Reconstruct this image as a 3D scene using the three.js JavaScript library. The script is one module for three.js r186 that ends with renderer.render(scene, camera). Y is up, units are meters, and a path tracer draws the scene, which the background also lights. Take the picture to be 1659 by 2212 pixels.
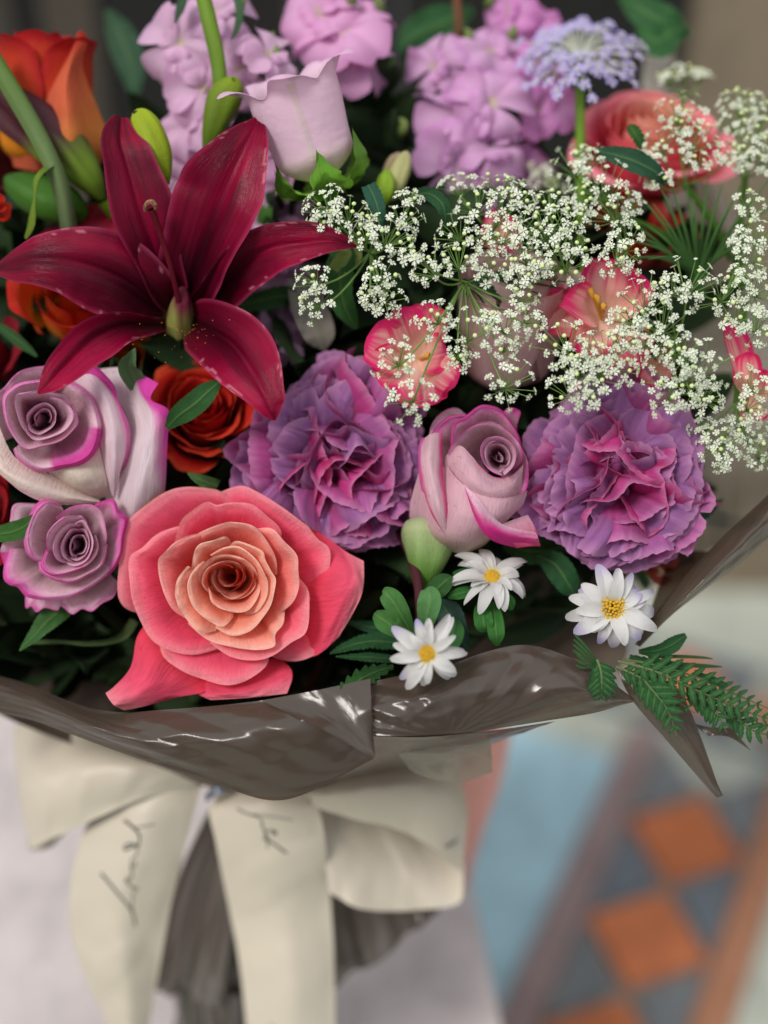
import * as THREE from 'three';
import { mergeGeometries } from 'three/addons/utils/BufferGeometryUtils.js';

// ---------------------------------------------------------------- camera, sky, sun, exposure
const scene = new THREE.Scene();
const D0 = 0.56, U = 0.174e-3, PITCH = 38 * Math.PI / 180, FOCUS = new THREE.Vector3(0, 0.67, 0);
const camera = new THREE.PerspectiveCamera(2 * Math.atan(1106 * U / D0) * 180 / Math.PI, 0.75, 0.02, 30);
camera.position.set(0, FOCUS.y + D0 * Math.sin(PITCH), D0 * Math.cos(PITCH));
camera.lookAt(FOCUS);
camera.updateMatrixWorld(true);
camera.focus = D0;
camera.userData.fStop = 2.3;
const renderer = new THREE.WebGLRenderer({ antialias: true });
renderer.setSize(768, 1024);
renderer.toneMapping = THREE.LinearToneMapping;
renderer.toneMappingExposure = 1.22;
renderer.shadowMap.enabled = true;
{ // an overcast sky: brightest overhead, paler to the horizon
  const W = 64, H = 32, data = new Float32Array(W * H * 4);
  for (let y = 0; y < H; y++) for (let x = 0; x < W; x++) {
    const up = Math.sin(((y + 0.5) / H - 0.5) * Math.PI), i = (y * W + x) * 4;
    const l = up > 0 ? 0.14 + 1.0 * Math.pow(up, 1.25) : 0.09;
    data[i] = l * 0.97; data[i + 1] = l; data[i + 2] = l * 1.05; data[i + 3] = 1;
  }
  const sky = new THREE.DataTexture(data, W, H, THREE.RGBAFormat, THREE.FloatType);
  sky.mapping = THREE.EquirectangularReflectionMapping; sky.magFilter = THREE.LinearFilter; sky.needsUpdate = true;
  scene.background = sky; scene.environment = sky;
}
const sun = new THREE.DirectionalLight(new THREE.Color(1, 0.96, 0.90), 2.1);
sun.position.set(-0.9, 2.2, 0.9); sun.target.position.copy(FOCUS); sun.castShadow = true; sun.shadow.radius = 34;
sun.shadow.camera.left = sun.shadow.camera.bottom = -0.6; sun.shadow.camera.right = sun.shadow.camera.top = 0.6;
scene.add(sun, sun.target);

// ---------------------------------------------------------------- helpers
const Q = camera.quaternion.clone(), V3 = (x = 0, y = 0, z = 0) => new THREE.Vector3(x, y, z);
let seed = 7;
const rnd = () => { seed = (seed + 0x6d2b79f5) | 0; let t = Math.imul(seed ^ (seed >>> 15), 1 | seed); t = (t + Math.imul(t ^ (t >>> 7), 61 | t)) ^ t; return ((t ^ (t >>> 14)) >>> 0) / 4294967296; };
const rr = (a, b) => a + (b - a) * rnd(), { lerp, clamp, smoothstep } = THREE.MathUtils, R = (d) => d * Math.PI / 180;
const hash = (x, y) => { const s = Math.sin(x * 127.1 + y * 311.7) * 43758.5453; return s - Math.floor(s); };
const noise = (x, y) => { const i = Math.floor(x), j = Math.floor(y), f = x - i, g = y - j, s = f * f * (3 - 2 * f), t = g * g * (3 - 2 * g); return lerp(lerp(hash(i, j), hash(i + 1, j), s), lerp(hash(i, j + 1), hash(i + 1, j + 1), s), t) * 2 - 1; };
const fbm = (x, y) => noise(x, y) * 0.6 + noise(x * 2.1 + 5, y * 2.1 + 9) * 0.28 + noise(x * 4.3, y * 4.3 + 3) * 0.14;
const S = (hex) => { const c = new THREE.Color(hex); return [c.r, c.g, c.b]; };
const mix = (a, b, t) => [lerp(a[0], b[0], t), lerp(a[1], b[1], t), lerp(a[2], b[2], t)];
const sc = (a, k) => [a[0] * k, a[1] * k, a[2] * k];
// a place in the bouquet: across and down the picture in 1659 x 2212, and metres in front of the plane of focus
const cam3 = (x, y, d = 0) => { const k = U * (D0 - d) / D0; return V3((x - 829.5) * k, (1106 - y) * k, d - D0); };
const P = (x, y, d = 0) => cam3(x, y, d).applyQuaternion(Q).add(camera.position);
const onY = (x, y, h) => { const r = cam3(x, y, 0).applyQuaternion(Q), t = (h - camera.position.y) / r.y; return r.multiplyScalar(t).add(camera.position); };
const onZ = (x, y, z) => { const r = cam3(x, y, 0).applyQuaternion(Q), t = (z - camera.position.z) / r.z; return r.multiplyScalar(t).add(camera.position); };
const used = new Map();
const numbered = (n) => { const k = used.get(n) ?? 0; used.set(n, k + 1); return k ? n + '_' + String(k).padStart(3, '0') : n; };
function tag(o, label, category, group, kind) { Object.assign(o.userData, { label, category }); if (group) o.userData.group = group; if (kind) o.userData.kind = kind; return o; }
function thing(name, label, category, x, y, d, group) { // local axes: across, up, towards the eye of the photographer
  const g = new THREE.Group(); g.name = numbered(name); g.position.copy(P(x, y, d)); g.quaternion.copy(Q); g.o = cam3(x, y, d);
  scene.add(g); return tag(g, label, category, group);
}
const L = (g, p) => { const q = cam3(p[0], p[1], p[2] ?? 0).sub(g.o); return g.inv ? q.applyQuaternion(g.inv) : q; };
function aim(g, ax, roll = 0) { // turns local +y to the axis, given across / up / towards the eye
  const y = V3(...ax).normalize(), m = new THREE.Quaternion().setFromUnitVectors(V3(0, 1, 0), y);
  m.multiply(new THREE.Quaternion().setFromAxisAngle(V3(0, 1, 0), roll));
  g.quaternion.copy(Q).multiply(m); g.inv = m.clone().invert(); g.zd = V3(0, 0, 1).applyQuaternion(g.inv); return g;
}
function part(name, geo, mat, parent) { const m = new THREE.Mesh(geo, mat); m.name = name; m.castShadow = m.receiveShadow = true; parent.add(m); return m; }
function struct(name, geo, mat) { const m = part(name, geo, mat, scene); m.name = numbered(name); m.userData.kind = 'structure'; return m; }
function grid(nu, nv, f, col, us = 1, vs = 1) {
  const pos = [], uv = [], c = [], idx = [], p = V3();
  for (let j = 0; j <= nv; j++) for (let i = 0; i <= nu; i++) {
    const u = i / nu, v = j / nv; f(u, v, p); pos.push(p.x, p.y, p.z); uv.push(u * us, v * vs); if (col) c.push(...col(u, v));
  }
  for (let j = 0; j < nv; j++) for (let i = 0; i < nu; i++) { const a = j * (nu + 1) + i, b = a + 1, d = a + nu + 1, e = d + 1; idx.push(a, b, d, b, e, d); }
  const g = new THREE.BufferGeometry();
  g.setAttribute('position', new THREE.Float32BufferAttribute(pos, 3)); g.setAttribute('uv', new THREE.Float32BufferAttribute(uv, 2));
  if (c.length) g.setAttribute('color', new THREE.Float32BufferAttribute(c, 3));
  g.setIndex(idx); g.computeVertexNormals(); return g;
}
const cr = (a, b, c, d, t) => 0.5 * (2 * b + (c - a) * t + (2 * a - 5 * b + 4 * c - d) * t * t + (3 * b - a - 3 * c + d) * t * t * t);
function along(arr, t, lin) { // Catmull-Rom through arrays of numbers
  const n = arr.length - 1, f = clamp(t, 0, 1) * n, i = Math.min(n - 1, Math.floor(f)), k = f - i, at = (q) => arr[clamp(q, 0, n)];
  return at(i).map((_, c) => lin ? lerp(at(i)[c], at(i + 1)[c], k) : cr(at(i - 1)[c], at(i)[c], at(i + 1)[c], at(i + 2)[c], k));
}
// a petal, leaf or band: pts = [x, y, d, half width (same px), tilt in degrees, cup (of half width)]
function strap(g, pts, o = {}) {
  const n = pts.map((p) => { const q = L(g, p), k = U * (D0 - (p[2] ?? 0)) / D0; return [q.x, q.y, q.z, p[3] * k, R(p[4] ?? 0), p[5] ?? 0]; });
  const nu = o.nu ?? 14, nv = o.nv ?? 30, s = rnd() * 50;
  return grid(nu, nv, (u, v, p) => {
    const a = along(n, v), b = along(n, Math.min(1, v + 0.01)), e = along(n, Math.max(0, v - 0.01)), w = u * 2 - 1;
    const t = V3(b[0] - e[0], b[1] - e[1], b[2] - e[2]).normalize(), side = (g.zd ? g.zd.clone() : V3(0, 0, 1)).cross(t); // across the band, in the picture plane
    if (side.lengthSq() < 1e-6) side.set(1, 0, 0); side.normalize();
    const nrm = t.clone().cross(side).normalize(); side.applyAxisAngle(t, a[4]); nrm.applyAxisAngle(t, a[4]);
    let hw = Math.max(a[3], 0.00005) * (o.edge ? o.edge(v, w) : 1);
    let h = a[5] * a[3] * w * w - (o.rib ?? 0) * a[3] * Math.exp(-w * w * 40);
    if (o.ruffle) h += o.ruffle * a[3] * Math.abs(w) ** 1.5 * fbm(v * (o.rf ?? 6) + s, Math.sign(w) * 3 + s);
    if (o.grain) h += o.grain * a[3] * fbm(w * 2.2 + s, v * 3 + s);
    p.set(a[0], a[1], a[2]).addScaledVector(side, w * hw).addScaledVector(nrm, h);
  }, o.col ? (u, v) => o.col(u * 2 - 1, v, s) : null, o.us ?? 1, o.vs ?? 2);
}
function patch(g, rows, o = {}) { // a sheet through a net of [x, y, d]
  const n = rows.map((r) => r.map((p) => L(g, p).toArray())), nu = o.nu ?? 24, nv = o.nv ?? 24, s = o.seed ?? rnd() * 40;
  return grid(nu, nv, (u, v, p) => {
    const q = along(n.map((r) => along(r, u, o.lin)), v, o.lin), edge = Math.min(1, 8 * v * (1 - v) + (o.loose ?? 0));
    p.set(q[0], q[1], q[2]); if (o.wave) p.addScaledVector(g.zd ?? V3(0, 0, 1), o.wave(u, v, s) * edge);
  }, o.col ? (u, v) => o.col(u, v, s) : null, o.us ?? 1, o.vs ?? 1);
}
function tube(g, pts, o = {}) { // pts = [x, y, d, radius px]; a stem, bud or bead with a swelling outline
  const n = pts.map((p) => [...L(g, p).toArray(), p[3] * U * (D0 - (p[2] ?? 0)) / D0]), nr = o.nr ?? 10, nv = o.nv ?? 20, s = rnd() * 9;
  return grid(nr, nv, (u, v, p) => {
    const a = along(n, v), b = along(n, Math.min(1, v + 0.02)), e = along(n, Math.max(0, v - 0.02)), t = V3(b[0] - e[0], b[1] - e[1], b[2] - e[2]).normalize();
    const x = V3(0.3, 0.2, 1).cross(t).normalize(), y = t.clone().cross(x), an = u * Math.PI * 2, r = Math.max(0.00002, a[3]) * (o.ridge ? o.ridge(u, v, s) : 1);
    p.set(a[0], a[1], a[2]).addScaledVector(x, Math.cos(an) * r).addScaledVector(y, Math.sin(an) * r);
  }, o.col ? (u, v) => o.col(u, v, s) : null, 1, 3);
}
function tex(w, h, f, srgb) {
  const d = new Uint8Array(w * h * 4);
  for (let y = 0; y < h; y++) for (let x = 0; x < w; x++) { const c = f(x / w, y / h), i = (y * w + x) * 4; for (let k = 0; k < 3; k++) d[i + k] = clamp(Math.round((Array.isArray(c) ? c[k] : c) * 255), 0, 255); d[i + 3] = 255; }
  const t = new THREE.DataTexture(d, w, h); t.wrapS = t.wrapT = THREE.MirroredRepeatWrapping; t.magFilter = THREE.LinearFilter; t.minFilter = THREE.LinearFilter; if (srgb) t.colorSpace = THREE.SRGBColorSpace; t.needsUpdate = true; return t;
}
const veins = tex(512, 512, (x, y) => 0.5 + 0.20 * noise(x * 90 + 1.5 * noise(x * 6, y * 5), y * 7) + 0.14 * noise(x * 190, y * 30) + 0.12 * fbm(x * 14, y * 11) + 0.10 * noise(x * 240, y * 240));
const crinkle = tex(512, 512, (x, y) => 0.5 + 0.28 * fbm(x * 10, y * 8) + 0.2 * (1 - Math.abs(noise(x * 6, y * 5)) * 2) * 0.6 + 0.1 * noise(x * 200, y * 200));
const creases = tex(512, 512, (x, y) => 0.5 + 0.3 * fbm(x * 4 + fbm(x * 3, y * 3), y * 2.2) + 0.10 * Math.abs(noise(x * 7 + y * 2, y * 3)) + 0.012 * noise(x * 120, y * 120));
const weave = tex(256, 256, (x, y) => 0.5 + 0.2 * noise(x * 8, y * 230) + 0.12 * noise(x * 230, y * 30));
const speck = tex(512, 512, (x, y) => { const k = 0.86 + 0.08 * fbm(x * 9, y * 9) + 0.07 * noise(x * 230, y * 230); return [k, k, k]; }, true);
const tint = tex(512, 512, (x, y) => { const k = 0.965 + 0.025 * noise(x * 60 + 2 * noise(x * 5, y * 4), y * 6) + 0.035 * fbm(x * 9, y * 9) - 0.09 * smoothstep(noise(x * 26, y * 22), 0.72, 0.95); return [k + 0.01, k - 0.005, k]; }, true);
const M = (o, phys) => phys === false ? new THREE.MeshStandardMaterial({ side: THREE.DoubleSide, ...o }) : new THREE.MeshPhysicalMaterial({ side: THREE.DoubleSide, ...o });
const petalMat = (o) => M({ vertexColors: true, map: tint, roughness: 0.62, bumpMap: veins, bumpScale: 0.00022, transmission: 0.22, thickness: 0, specularIntensity: 0.16, ...o });
const mats = {
  rose: petalMat({ bumpScale: 0.0003, transmission: 0.32 }),
  lavHeart: M({ color: new THREE.Color(0.50, 0.27, 0.36), roughness: 0.65, bumpMap: veins, bumpScale: 0.00016, specularIntensity: 0.3 }),
  carnation: petalMat({ bumpScale: 0.00025, roughness: 0.8, transmission: 0.34 }),
  lily: M({ vertexColors: true, roughness: 0.32, bumpMap: veins, bumpScale: 0.0002, specularIntensity: 0.26 }),
  pale: petalMat({ map: null, bumpScale: 0.00012, roughness: 0.75, transmission: 0.42 }),
  bell: petalMat({ map: null, bumpMap: crinkle, bumpScale: 0.0003, roughness: 0.42, transmission: 0.3 }),
  leaf: M({ vertexColors: true, specularIntensity: 0.4, roughness: 0.5, bumpMap: veins, bumpScale: 0.0003, transmission: 0.12, thickness: 0 }),
  stem: M({ vertexColors: true, specularIntensity: 0.4, roughness: 0.55, bumpMap: veins, bumpScale: 0.0002 }),
  lace: M({ color: new THREE.Color(0.74, 0.77, 0.66), specularIntensity: 0.3, roughness: 0.7, transmission: 0.2, thickness: 0 }),
  laceGreen: M({ color: new THREE.Color(0.56, 0.66, 0.30), roughness: 0.7 }),
  laceStem: M({ color: new THREE.Color(0.15, 0.27, 0.06), roughness: 0.6 }),
  disc: M({ color: new THREE.Color(0.72, 0.42, 0.02), roughness: 0.8, bumpMap: speck, bumpScale: 0.0004 }),
  pollen: M({ color: new THREE.Color(0.62, 0.26, 0.03), roughness: 0.9 }),
  film: M({ color: new THREE.Color(0.15, 0.112, 0.086), roughness: 0.21, transmission: 0.66, thickness: 0, specularIntensity: 0.8, bumpMap: creases, bumpScale: 0.0004 }),
  filmInner: M({ color: new THREE.Color(0.17, 0.135, 0.108), roughness: 0.75, specularIntensity: 0.2, transmission: 0.12, thickness: 0, bumpMap: creases, bumpScale: 0.0004 }),
  filmSkirt: M({ color: new THREE.Color(0.16, 0.135, 0.115), roughness: 0.12, transmission: 0.5, thickness: 0, bumpMap: creases, bumpScale: 0.0004 }),
  filmPale: M({ color: new THREE.Color(0.42, 0.38, 0.30), roughness: 0.24, transmission: 0.6, thickness: 0, bumpMap: crinkle, bumpScale: 0.0008 }),
  coralPaper: M({ color: new THREE.Color(0.78, 0.36, 0.31), roughness: 0.7, bumpMap: crinkle, bumpScale: 0.0005 }),
  wire: M({ color: new THREE.Color(0.25, 0.28, 0.36), roughness: 0.3, metalness: 0.8 }),
};

// ---------------------------------------------------------------- setting: plinth, floor, wall
const flat = (pts, h) => { const s = new THREE.Shape(pts.map((p) => new THREE.Vector2(p.x, -p.z))), g = new THREE.ShapeGeometry(s); g.rotateX(-Math.PI / 2); g.translate(0, h, 0); return g; };
const slab = (pts, h, t) => { const s = new THREE.Shape(pts.map((p) => new THREE.Vector2(p.x, -p.z))), g = new THREE.ExtrudeGeometry(s, { depth: t, bevelEnabled: true, bevelSize: 0.0015, bevelThickness: 0.0015, bevelSegments: 2 }); g.rotateX(-Math.PI / 2); g.translate(0, h, 0); return g; };
const stone = (r, g, b) => { const t = speck.clone(); t.repeat.set(6, 6); t.wrapS = t.wrapT = THREE.RepeatWrapping; return M({ color: new THREE.Color(r, g, b), roughness: 0.75, map: t, bumpMap: crinkle, bumpScale: 0.0004 }, false); };
struct('floor', flat([V3(-2, 0, -1.6), V3(2, 0, -1.6), V3(2, 0, 1.6), V3(-2, 0, 1.6)].reverse(), 0), stone(0.64, 0.68, 0.58));
const TOP = 0.29;
{ // the pale plinth that carries the bouquet
  const a = onY(1012, 1900, TOP), b = onY(1078, 2212, TOP), dir = b.clone().sub(a), f = a.clone().addScaledVector(dir, 2.2), e = a.clone().addScaledVector(dir, -2.2);
  const g = new THREE.Group(); g.name = 'plinth'; g.position.set(-0.2, 0, 0.05); scene.add(g);
  tag(g, 'pale lilac grey plinth that the wrapped bouquet stands on', 'plinth');
  const pts = [e, f, V3(-0.75, 0, f.z), V3(-0.75, 0, e.z)].map((p) => V3(p.x + 0.2, 0, p.z - 0.05)).reverse();
  part('top_slab', slab(pts, TOP - 0.02, 0.0185), stone(0.72, 0.64, 0.63), g);
  const q = pts.map((p) => V3(p.x * 0.94 - 0.03, 0, p.z * 0.94)); part('base_block', slab(q, 0.002, TOP - 0.0255), stone(0.55, 0.51, 0.51), g);
}
const band0 = onY(1395, 2040, 0), band1 = onY(1478, 1826, 0), ax = band1.clone().sub(band0), step = ax.length(); ax.normalize(); const cx = V3(-ax.z, 0, ax.x); // along and across the tiled strip (across points right)
const at = (a, c) => band0.clone().addScaledVector(ax, a * step).addScaledVector(cx, c * step);
const quad = (name, a0, a1, c0, c1, h, mat) => struct(name, flat([at(a0, c0), at(a0, c1), at(a1, c1), at(a1, c0)], h), mat);
quad('painted_strip', -3, 1.62, -2.6, -0.742, 0.004, stone(0.54, 0.82, 0.93));
{
  const g = new THREE.Group(); g.name = 'tiled_floor'; g.position.copy(band0); scene.add(g); g.userData.kind = 'structure';
  const loc = (p) => p.clone().sub(band0), o = stone(0.86, 0.26, 0.10), o2 = stone(0.78, 0.23, 0.085), gr = stone(0.21, 0.245, 0.28), gr2 = stone(0.25, 0.27, 0.28), mauve = stone(0.42, 0.30, 0.29), terra = stone(0.60, 0.27, 0.15);
  part('grout_bed', flat([at(-3, -0.74), at(-3, 0.74), at(1.62, 0.74), at(1.62, -0.74)].map(loc), 0.004), stone(0.42, 0.32, 0.24), g);
  const tile = (pts, m) => part('tile', slab(pts.map(loc), 0.0045, 0.0035), m, g);
  for (let k = -3; k <= 1; k++) {
    const h = 0.43; tile([at(k - h, 0), at(k, h), at(k + h, 0), at(k, -h)], k % 2 ? o2 : o);
    for (const s of [-1, 1]) { const tr = [at(k + 0.07, s * 0.45), at(k + 0.5, s * 0.075), at(k + 0.93, s * 0.45)]; tile(s > 0 ? tr.reverse() : tr, (k + s) % 2 ? gr : gr2); }
    for (const f of [0, 0.5]) { tile([at(k + f + 0.01, -0.73), at(k + f + 0.01, -0.49), at(k + f + 0.49, -0.49), at(k + f + 0.49, -0.73)], mauve); tile([at(k + f + 0.01, 0.49), at(k + f + 0.01, 0.72), at(k + f + 0.49, 0.72), at(k + f + 0.49, 0.49)], terra); }
  }
  // the second run of tiles beyond the pale cross strip
  for (let k = -3; k <= 3; k++) {
    const h = 0.44, a = 2.62; tile([at(a - h, k + 0.5), at(a, k + 0.5 + h), at(a + h, k + 0.5), at(a, k + 0.5 - h)], k % 2 ? o : terra);
    tile([at(a - 0.5, k + 0.08), at(a - 0.06, k), at(a - 0.5, k - 0.08 - 0.8)], gr2);
    tile([at(a + 0.5, k - 0.8), at(a + 0.06, k), at(a + 0.5, k + 0.08)], gr2);
  }
}
{ // dark boards and a brown wall behind the bouquet
  const z = -0.72, x = (u) => onZ(u, 300, z).x, mk = (a, b, t, m, p, n, d = 0) => { const g = new THREE.BoxGeometry(b - a, 1.6, t); g.translate((a + b) / 2, 0.8, z - t / 2 + d); return part(n, g, m, p); };
  const g = new THREE.Group(); g.name = 'board_wall'; scene.add(g); tag(g, 'dark wall of upright boards far behind the orange rose', 'wall');
  const bd = [stone(0.07, 0.06, 0.048), stone(0.008, 0.006, 0.005), stone(0.085, 0.068, 0.05), stone(0.006, 0.006, 0.005)], e = [-500, -330, -160, 0, 70, 125, 245, 420, 640, 860, 1080, 1300, 1455];
  for (let i = 0; i + 1 < e.length; i++) mk(x(e[i]) + 0.0015, x(e[i + 1]) - 0.0015, 0.02, i < 3 ? bd[3] : [bd[0], bd[1], bd[2], bd[3], bd[1], bd[3], bd[1], bd[3], bd[3]][i - 3], g, 'board', i % 2 ? 0.003 : 0);
  const w = struct('wall', new THREE.BoxGeometry(1.6, 1.6, 0.05), stone(0.30, 0.235, 0.16)); w.position.set(x(1455) + 0.8, 0.8, z - 0.03);
}

// ---------------------------------------------------------------- roses
function rosePetal(o) { // around local y: a azimuth, w half angle, r rim radius, h rim height, roll of the lip in degrees over length rl
  const n = 30, xs = [0], zs = [0], t1 = o.t1 ?? 84, t2 = o.t2 ?? 80, s0 = o.seed ?? rnd() * 90, rs = 0.74, r0 = o.r0 ?? Math.min(o.r * 0.4, 0.006);
  const th = (s) => R(s < 0.4 ? lerp(8, t1, smoothstep(s, 0, 0.4)) : lerp(t1, t2, smoothstep(s, 0.4, 1)));
  for (let i = 0; i < n; i++) { const a = th((i + 0.5) / n); xs.push(xs[i] + Math.cos(a)); zs.push(zs[i] + Math.sin(a)); }
  const X = xs[n], Z = zs[n], end = Math.atan2((zs[n] - zs[n - 1]) / Z * o.h, (xs[n] - xs[n - 1]) / X * (o.r - r0)), roll = R(o.roll ?? 30), rl = o.rl ?? 0.004;
  const prof = (v) => {
    if (v <= rs) { const f = v / rs * n, i = Math.min(n - 1, Math.floor(f)), k = f - i; return [r0 + (o.r - r0) * lerp(xs[i], xs[i + 1], k) / X, o.h * lerp(zs[i], zs[i + 1], k) / Z]; }
    let x = o.r, z = o.h; const m = 8, q = (v - rs) / (1 - rs);
    for (let i = 0; i < m; i++) { const a = end - roll * q * (i + 0.5) / m; x += Math.cos(a) * rl * q / m; z += Math.sin(a) * rl * q / m; }
    return [x, z];
  };
  const topOf = (w) => 1 - (o.drop ?? 0.10) * w * w - (o.fall ?? 0.42) * Math.abs(w) ** 6 + (o.pt ?? 0.03) * (Math.exp(-9 * (w + 0.1) * (w + 0.1)) - 0.4) + (o.frill ?? 0.012) * noise(w * 3 + s0, s0) + (o.frill ?? 0.012) * 0.4 * noise(w * 9 + s0, 3);
  return grid(o.nu ?? 26, o.nv ?? 24, (u, v, p) => {
    const w = u * 2 - 1, vv = v * topOf(w), [r_, z_] = prof(vv), f = lerp(0.5, 1, smoothstep(vv, 0, 0.5));
    const wob = 1 + (o.wob ?? 0.05) * fbm(w * 1.6 + s0, vv * 1.5) * vv * vv, an = o.a + w * o.w * f;
    const r = r_ * (1 + (o.tw ?? 0.1) * w) * wob + (o.side ?? 0) * Math.max(0, Math.abs(w) - 0.55) ** 2 * vv;
    const z = z_ + (o.wob ?? 0.05) * 0.5 * o.h * fbm(w * 1.8 + s0 + 7, vv * 2) * vv * vv;
    p.set(Math.sin(an) * r, z, Math.cos(an) * r);
  }, (u, v) => o.col(u * 2 - 1, v, s0), 1.2, 1);
}
function roseCore(g, Rr, o, mat) {
  for (let i = 0; i < o.n; i++) {
    const t = i / (o.n - 1), k = o.k ?? 0.14;
    part('petal', rosePetal({
      a: i * 2.39996 + (o.a0 ?? 0) + rr(-k, k), w: lerp(1.75, o.wEnd ?? 0.85, Math.pow(t, 0.6)) * rr(0.92, 1.08), r: Rr * (0.055 + 0.945 * Math.pow(t, o.p ?? 0.85)) * rr(0.97, 1.03), h: Rr * o.h(t) * rr(0.97, 1.03),
      roll: o.roll(t) * rr(0.8, 1.2), rl: Rr * (o.rl ? o.rl(t) : lerp(0.03, 0.14, t)), t1: o.t1 ? o.t1(t) : 84, t2: o.t2 ? o.t2(t) : lerp(96, 66, t), tw: o.tw ?? lerp(0.16, 0.06, t), frill: lerp(0.006, o.frill ?? 0.014, t), drop: o.drop,
      pt: o.pt ? o.pt(t) * rr(0, 1.6) : 0.03, wob: o.wob ?? 0.05, side: o.side ? o.side(t) * Rr : 0, col: (u, v, s) => o.col(u, v, s, t),
    }), mat, g);
  }
}
// a cupped petal given by its rim: it runs from the heart of the flower out to the rim and rolls back over it
const RF = [0.2, 0.42, 0.62, 0.78, 0.89, 0.96, 1.0, 1.0], RG = [0, 0.24, 0.57, 0.82, 0.945, 0.99, 1.0, 0.97];
function rimPetal(g, c, rim, o) {
  const n = rim.length - 1, base = c[2], s0 = rnd() * 60, lip = o.lip ?? 0.02, rows = RF.slice(0, lip > 0.025 ? 8 : 7).map((f, k) => rim.map((p, i) => {
    const e = Math.abs(i / n * 2 - 1), d = (p[2] ?? 0) + o.d - 0.006 * (o.tuck ?? 1) * e ** 4, ff = (k === 7 ? 1 + lip : f) * (1 - 0.09 * (o.tuck ?? 1) * e ** 7);
    return [c[0] + (p[0] - c[0]) * ff, c[1] + (p[1] - c[1]) * ff, base + (d - base) * RG[k] - (k === 7 ? (o.roll ?? 0.0015) : 0)];
  }));
  return part('petal', patch(g, rows, { nu: o.nu ?? 44, nv: 34, us: 2, vs: 1.2, loose: 1, wave: (u, v, s) => (o.wv ?? 0.0014) * (fbm(u * 3 + s0, v * 2.4) + 0.5 * noise(u * 9 + s0, v * 3)) * smoothstep(v, 0.3, 0.8), col: (u, v) => o.col(u * 2 - 1, Math.min(1, v * 1.02), s0, o.t) }), mats.rose, g);
}
function rosePetalAt(g, at3, i, r, h) { // a tight coil of the heart
  const q = L(g, at3), geo = rosePetal({ a: i * 2.2, w: 1.9, r, h: h + i * 0.0008, roll: 14, rl: 0.0012, t1: 88, t2: 96, tw: 0.22, fall: 0.2, drop: 0.04, col: (u, v) => mix(S('#d83a24'), S('#f07a50'), smoothstep(v, 0.6, 1)) });
  geo.rotateX(Math.PI / 2); geo.translate(q.x, q.y, q.z); return geo;
}
const PX = U; // metres to one picture unit at the plane of focus
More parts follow.
